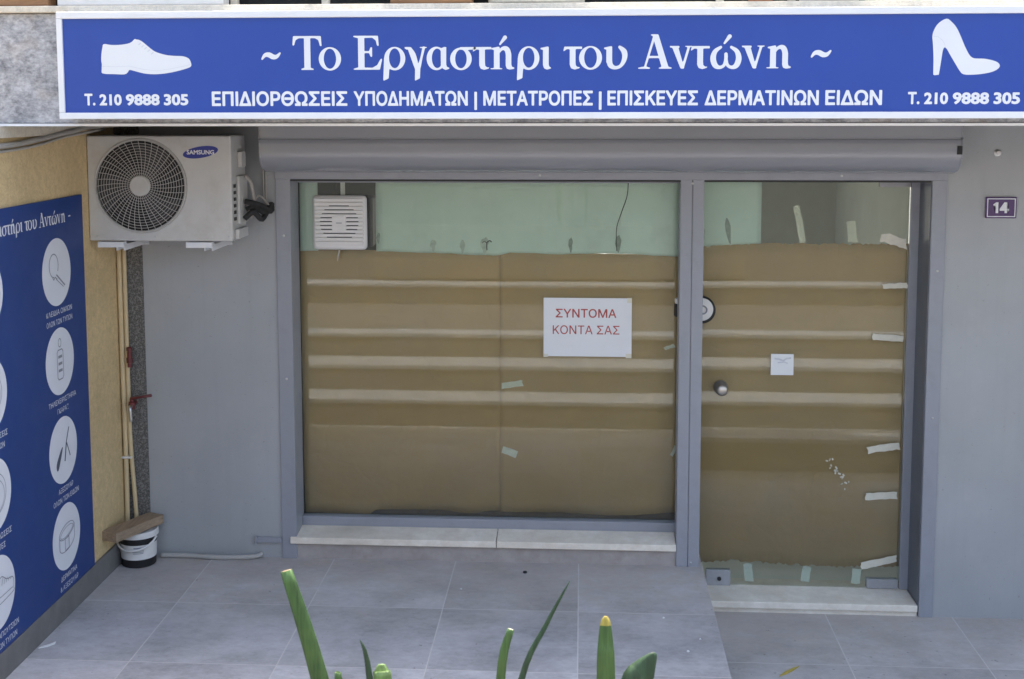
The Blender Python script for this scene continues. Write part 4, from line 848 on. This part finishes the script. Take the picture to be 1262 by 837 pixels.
planter('balcony_planter', -.72, -.413, .2, M_WOODP, 'small brown wooden planter on the balcony edge, above the sign lettering', 0)
def pot(x, r, h, m, label):
    t = thing('flower_pot', (x, -1.17 , 2.601), label, 'pot', 'flower pots on the balcony edge'); s = min(r, .07)
    def el(prof): 
        bm = lathe((0, 0, 0), prof, 'Z', 32); bmesh.ops.scale(bm, vec=(1, s / r, 1), verts=bm.verts[:]); bmesh.ops.translate(bm, vec=(x, -1.17 + .02, 2.601), verts=bm.verts[:]); return bm
    obj('pot_body', el([(r * .82, 0), (r * .9, .004), (r, h)]), m, t, smooth=True); obj('pot_rim', el([(r * 1.06, h), (r * 1.08, h + .03), (r * .95, h + .03)]), m, t, smooth=True)
pot(-.175, .20, .16, M_CREAM, 'wide beige pot on the balcony edge, beside the small brown planter'); pot(.655, .05, .12, M_TERRA, 'small terracotta pot on the balcony edge between two white posts'); pot(.905, .12, .17, M_PLASTIC, 'white pot on the balcony edge between two white posts')

# ------------------------------------------------------------------ planter and leaves beside the photographer
PT = thing('street_planter', (-.1, -4.62, .72), 'long low masonry planter at the top of the steps', 'planter')
bm = bmesh.new(); bx(-1.8, 1.4, -4.80, -4.75, .72, 1.16, bm); bx(-1.8, 1.4, -4.49, -4.44, .72, 1.16, bm); bx(-1.8, -1.75, -4.75, -4.49, .72, 1.16, bm); bx(1.35, 1.4, -4.75, -4.49, .72, 1.16, bm); obj('planter_wall', bm, M_CEM, PT, bevel=.006)
obj('soil', bx(-1.75, 1.35, -4.75, -4.49, .73, 1.12), M_SOIL, PT)
def blade(bm, pts, ws, thick=.28, mi=None):
    """a fleshy channelled leaf along pts, ws widths; lens-shaped cross-section"""
    P = smoothpts(pts, 5); K = len(P); W_ = [float(np.interp(i / (K - 1), np.linspace(0, 1, len(ws)), ws)) for i in range(K)]; rows_ = []; sec = [(-.5, .1), (-.25, .0), (0, -.06), (.25, 0), (.5, .1), (.27, .28), (0, .30), (-.27, .28)]
    for i, p in enumerate(P):
        t = (P[min(i + 1, K - 1)] - P[max(i - 1, 0)]).normalized(); a = t.cross(Vector((0, -1, 0))); a = (Vector((1, 0, 0)) if a.length < .1 else a.normalized()); a = a if a.x > 0 else -a; n = t.cross(a).normalized()
        n = n if n.y < 0 else -n
        rows_.append([bm.verts.new(p + W_[i] * (u * a - (v - .15) * n * thick * 3)) for u, v in sec])
    m_ = len(sec)
    for i, (A_, B_) in enumerate(zip(rows_, rows_[1:])):
        for q in range(m_):
            f = bm.faces.new((A_[q], A_[(q + 1) % m_], B_[(q + 1) % m_], B_[q])); f.material_index = mi(i / (K - 1)) if mi else 0
    bm.faces.new(rows_[0]); f = bm.faces.new(rows_[-1]); f.material_index = mi(1) if mi else 0
def plant(loc, label, leaves):
    t = thing('iris_plant', loc, label, 'plant', 'leafy plants in the foreground')
    for pts, ws, mats, mi in leaves:
        bm = bmesh.new(); blade(bm, pts, ws, .25, mi); obj('leaf', bm, mats, t, smooth='all')
Yp = -4.70; Z_ = 1.12
plant((-.22, -4.62, 1.12), 'plant with a thick cut green leaf, at the left of the foreground', [
    ([(-.19, -4.62, Z_), (-.225, -4.68, 1.45), (-.262, Yp, 1.655), (-.294, Yp, 1.766)], [.015, .020, .0185, .0125], [M_LEAF, M_LEAFB], lambda t: 1 if t > .985 else 0),
    ([(-.19, -4.62, Z_), (-.2, -4.68, 1.45), (-.211, Yp, 1.655), (-.2205, Yp, 1.696)], [.007, .009, .0068, .0006], [M_LEAFD], None),
    ([(-.19, -4.6, Z_), (-.235, -4.68, 1.45), (-.242, Yp, 1.64), (-.243, Yp, 1.661)], [.01, .012, .009, .004], [M_LEAF, M_LEAFB], lambda t: 1 if t > .9 else 0),
    ([(-.17, -4.62, Z_), (-.185, -4.68, 1.45), (-.197, Yp, 1.645), (-.1985, Yp, 1.662), (-.199, Yp, 1.671)], [.014, .019, .019, .016, .007], [M_LEAFL], None)])
plant((-.06, -4.62, 1.12), 'plant with a thin arching dark blade and a trimmed leaf, middle of the foreground', [
    ([(-.06, -4.62, Z_), (-.085, -4.68, 1.45), (-.0795, Yp, 1.655), (-.069, Yp, 1.711)], [.01, .011, .0095, .0068], [M_LEAF, M_LEAFW], lambda t: 1 if t > .97 else 0),
    ([(-.09, -4.62, Z_), (-.085, -4.68, 1.5), (-.059, Yp, 1.657), (-.033, Yp, 1.718), (-.0105, Yp, 1.762)], [.008, .009, .0065, .0045, .0008], [M_LEAFD], None)])
plant((.04, -4.62, 1.12), 'plant with a yellow tipped upright leaf and a broad leaf, right of the foreground', [
    ([(.03, -4.62, Z_), (.027, -4.68, 1.45), (.0255, Yp, 1.66), (.025, Yp, 1.70), (.0248, Yp, 1.720), (.0248, Yp, 1.7265)], [.013, .018, .0185, .015, .010, .003], [M_LEAF, M_LEAFY], lambda t: 1 if t > .74 else 0),
    ([(.03, -4.6, Z_), (.04, -4.68, 1.5), (.052, Yp, 1.645), (.062, Yp, 1.672), (.074, Yp, 1.690)], [.012, .022, .030, .026, .004], [M_LEAFD], None)])

# ------------------------------------------------------------------ across the street (seen only in the glass)
OB = thing('apartment_building', (0, -22, .7), 'cream apartment building across the street with shuttered windows', 'building')
obj('wall', bx(-16, 16, -30, -22, .7, 6.2), M_CREAM, OB)
for zf in (1.6, 4.3):
    for x in range(-14, 15, 4):
        w = obj('window', bx(x - .7, x + .7, -22, -21.95, zf, zf + 1.5), M_WHITE, OB); obj('shutter', bx(x - .6, x + .6, -21.95, -21.93, zf + .1, zf + 1.4), M_WOODP, w)
    obj('balcony', bx(-15, 15, -22, -21.0, zf + 2.0, zf + 2.15), M_WHITE, OB) if zf < 4 else None
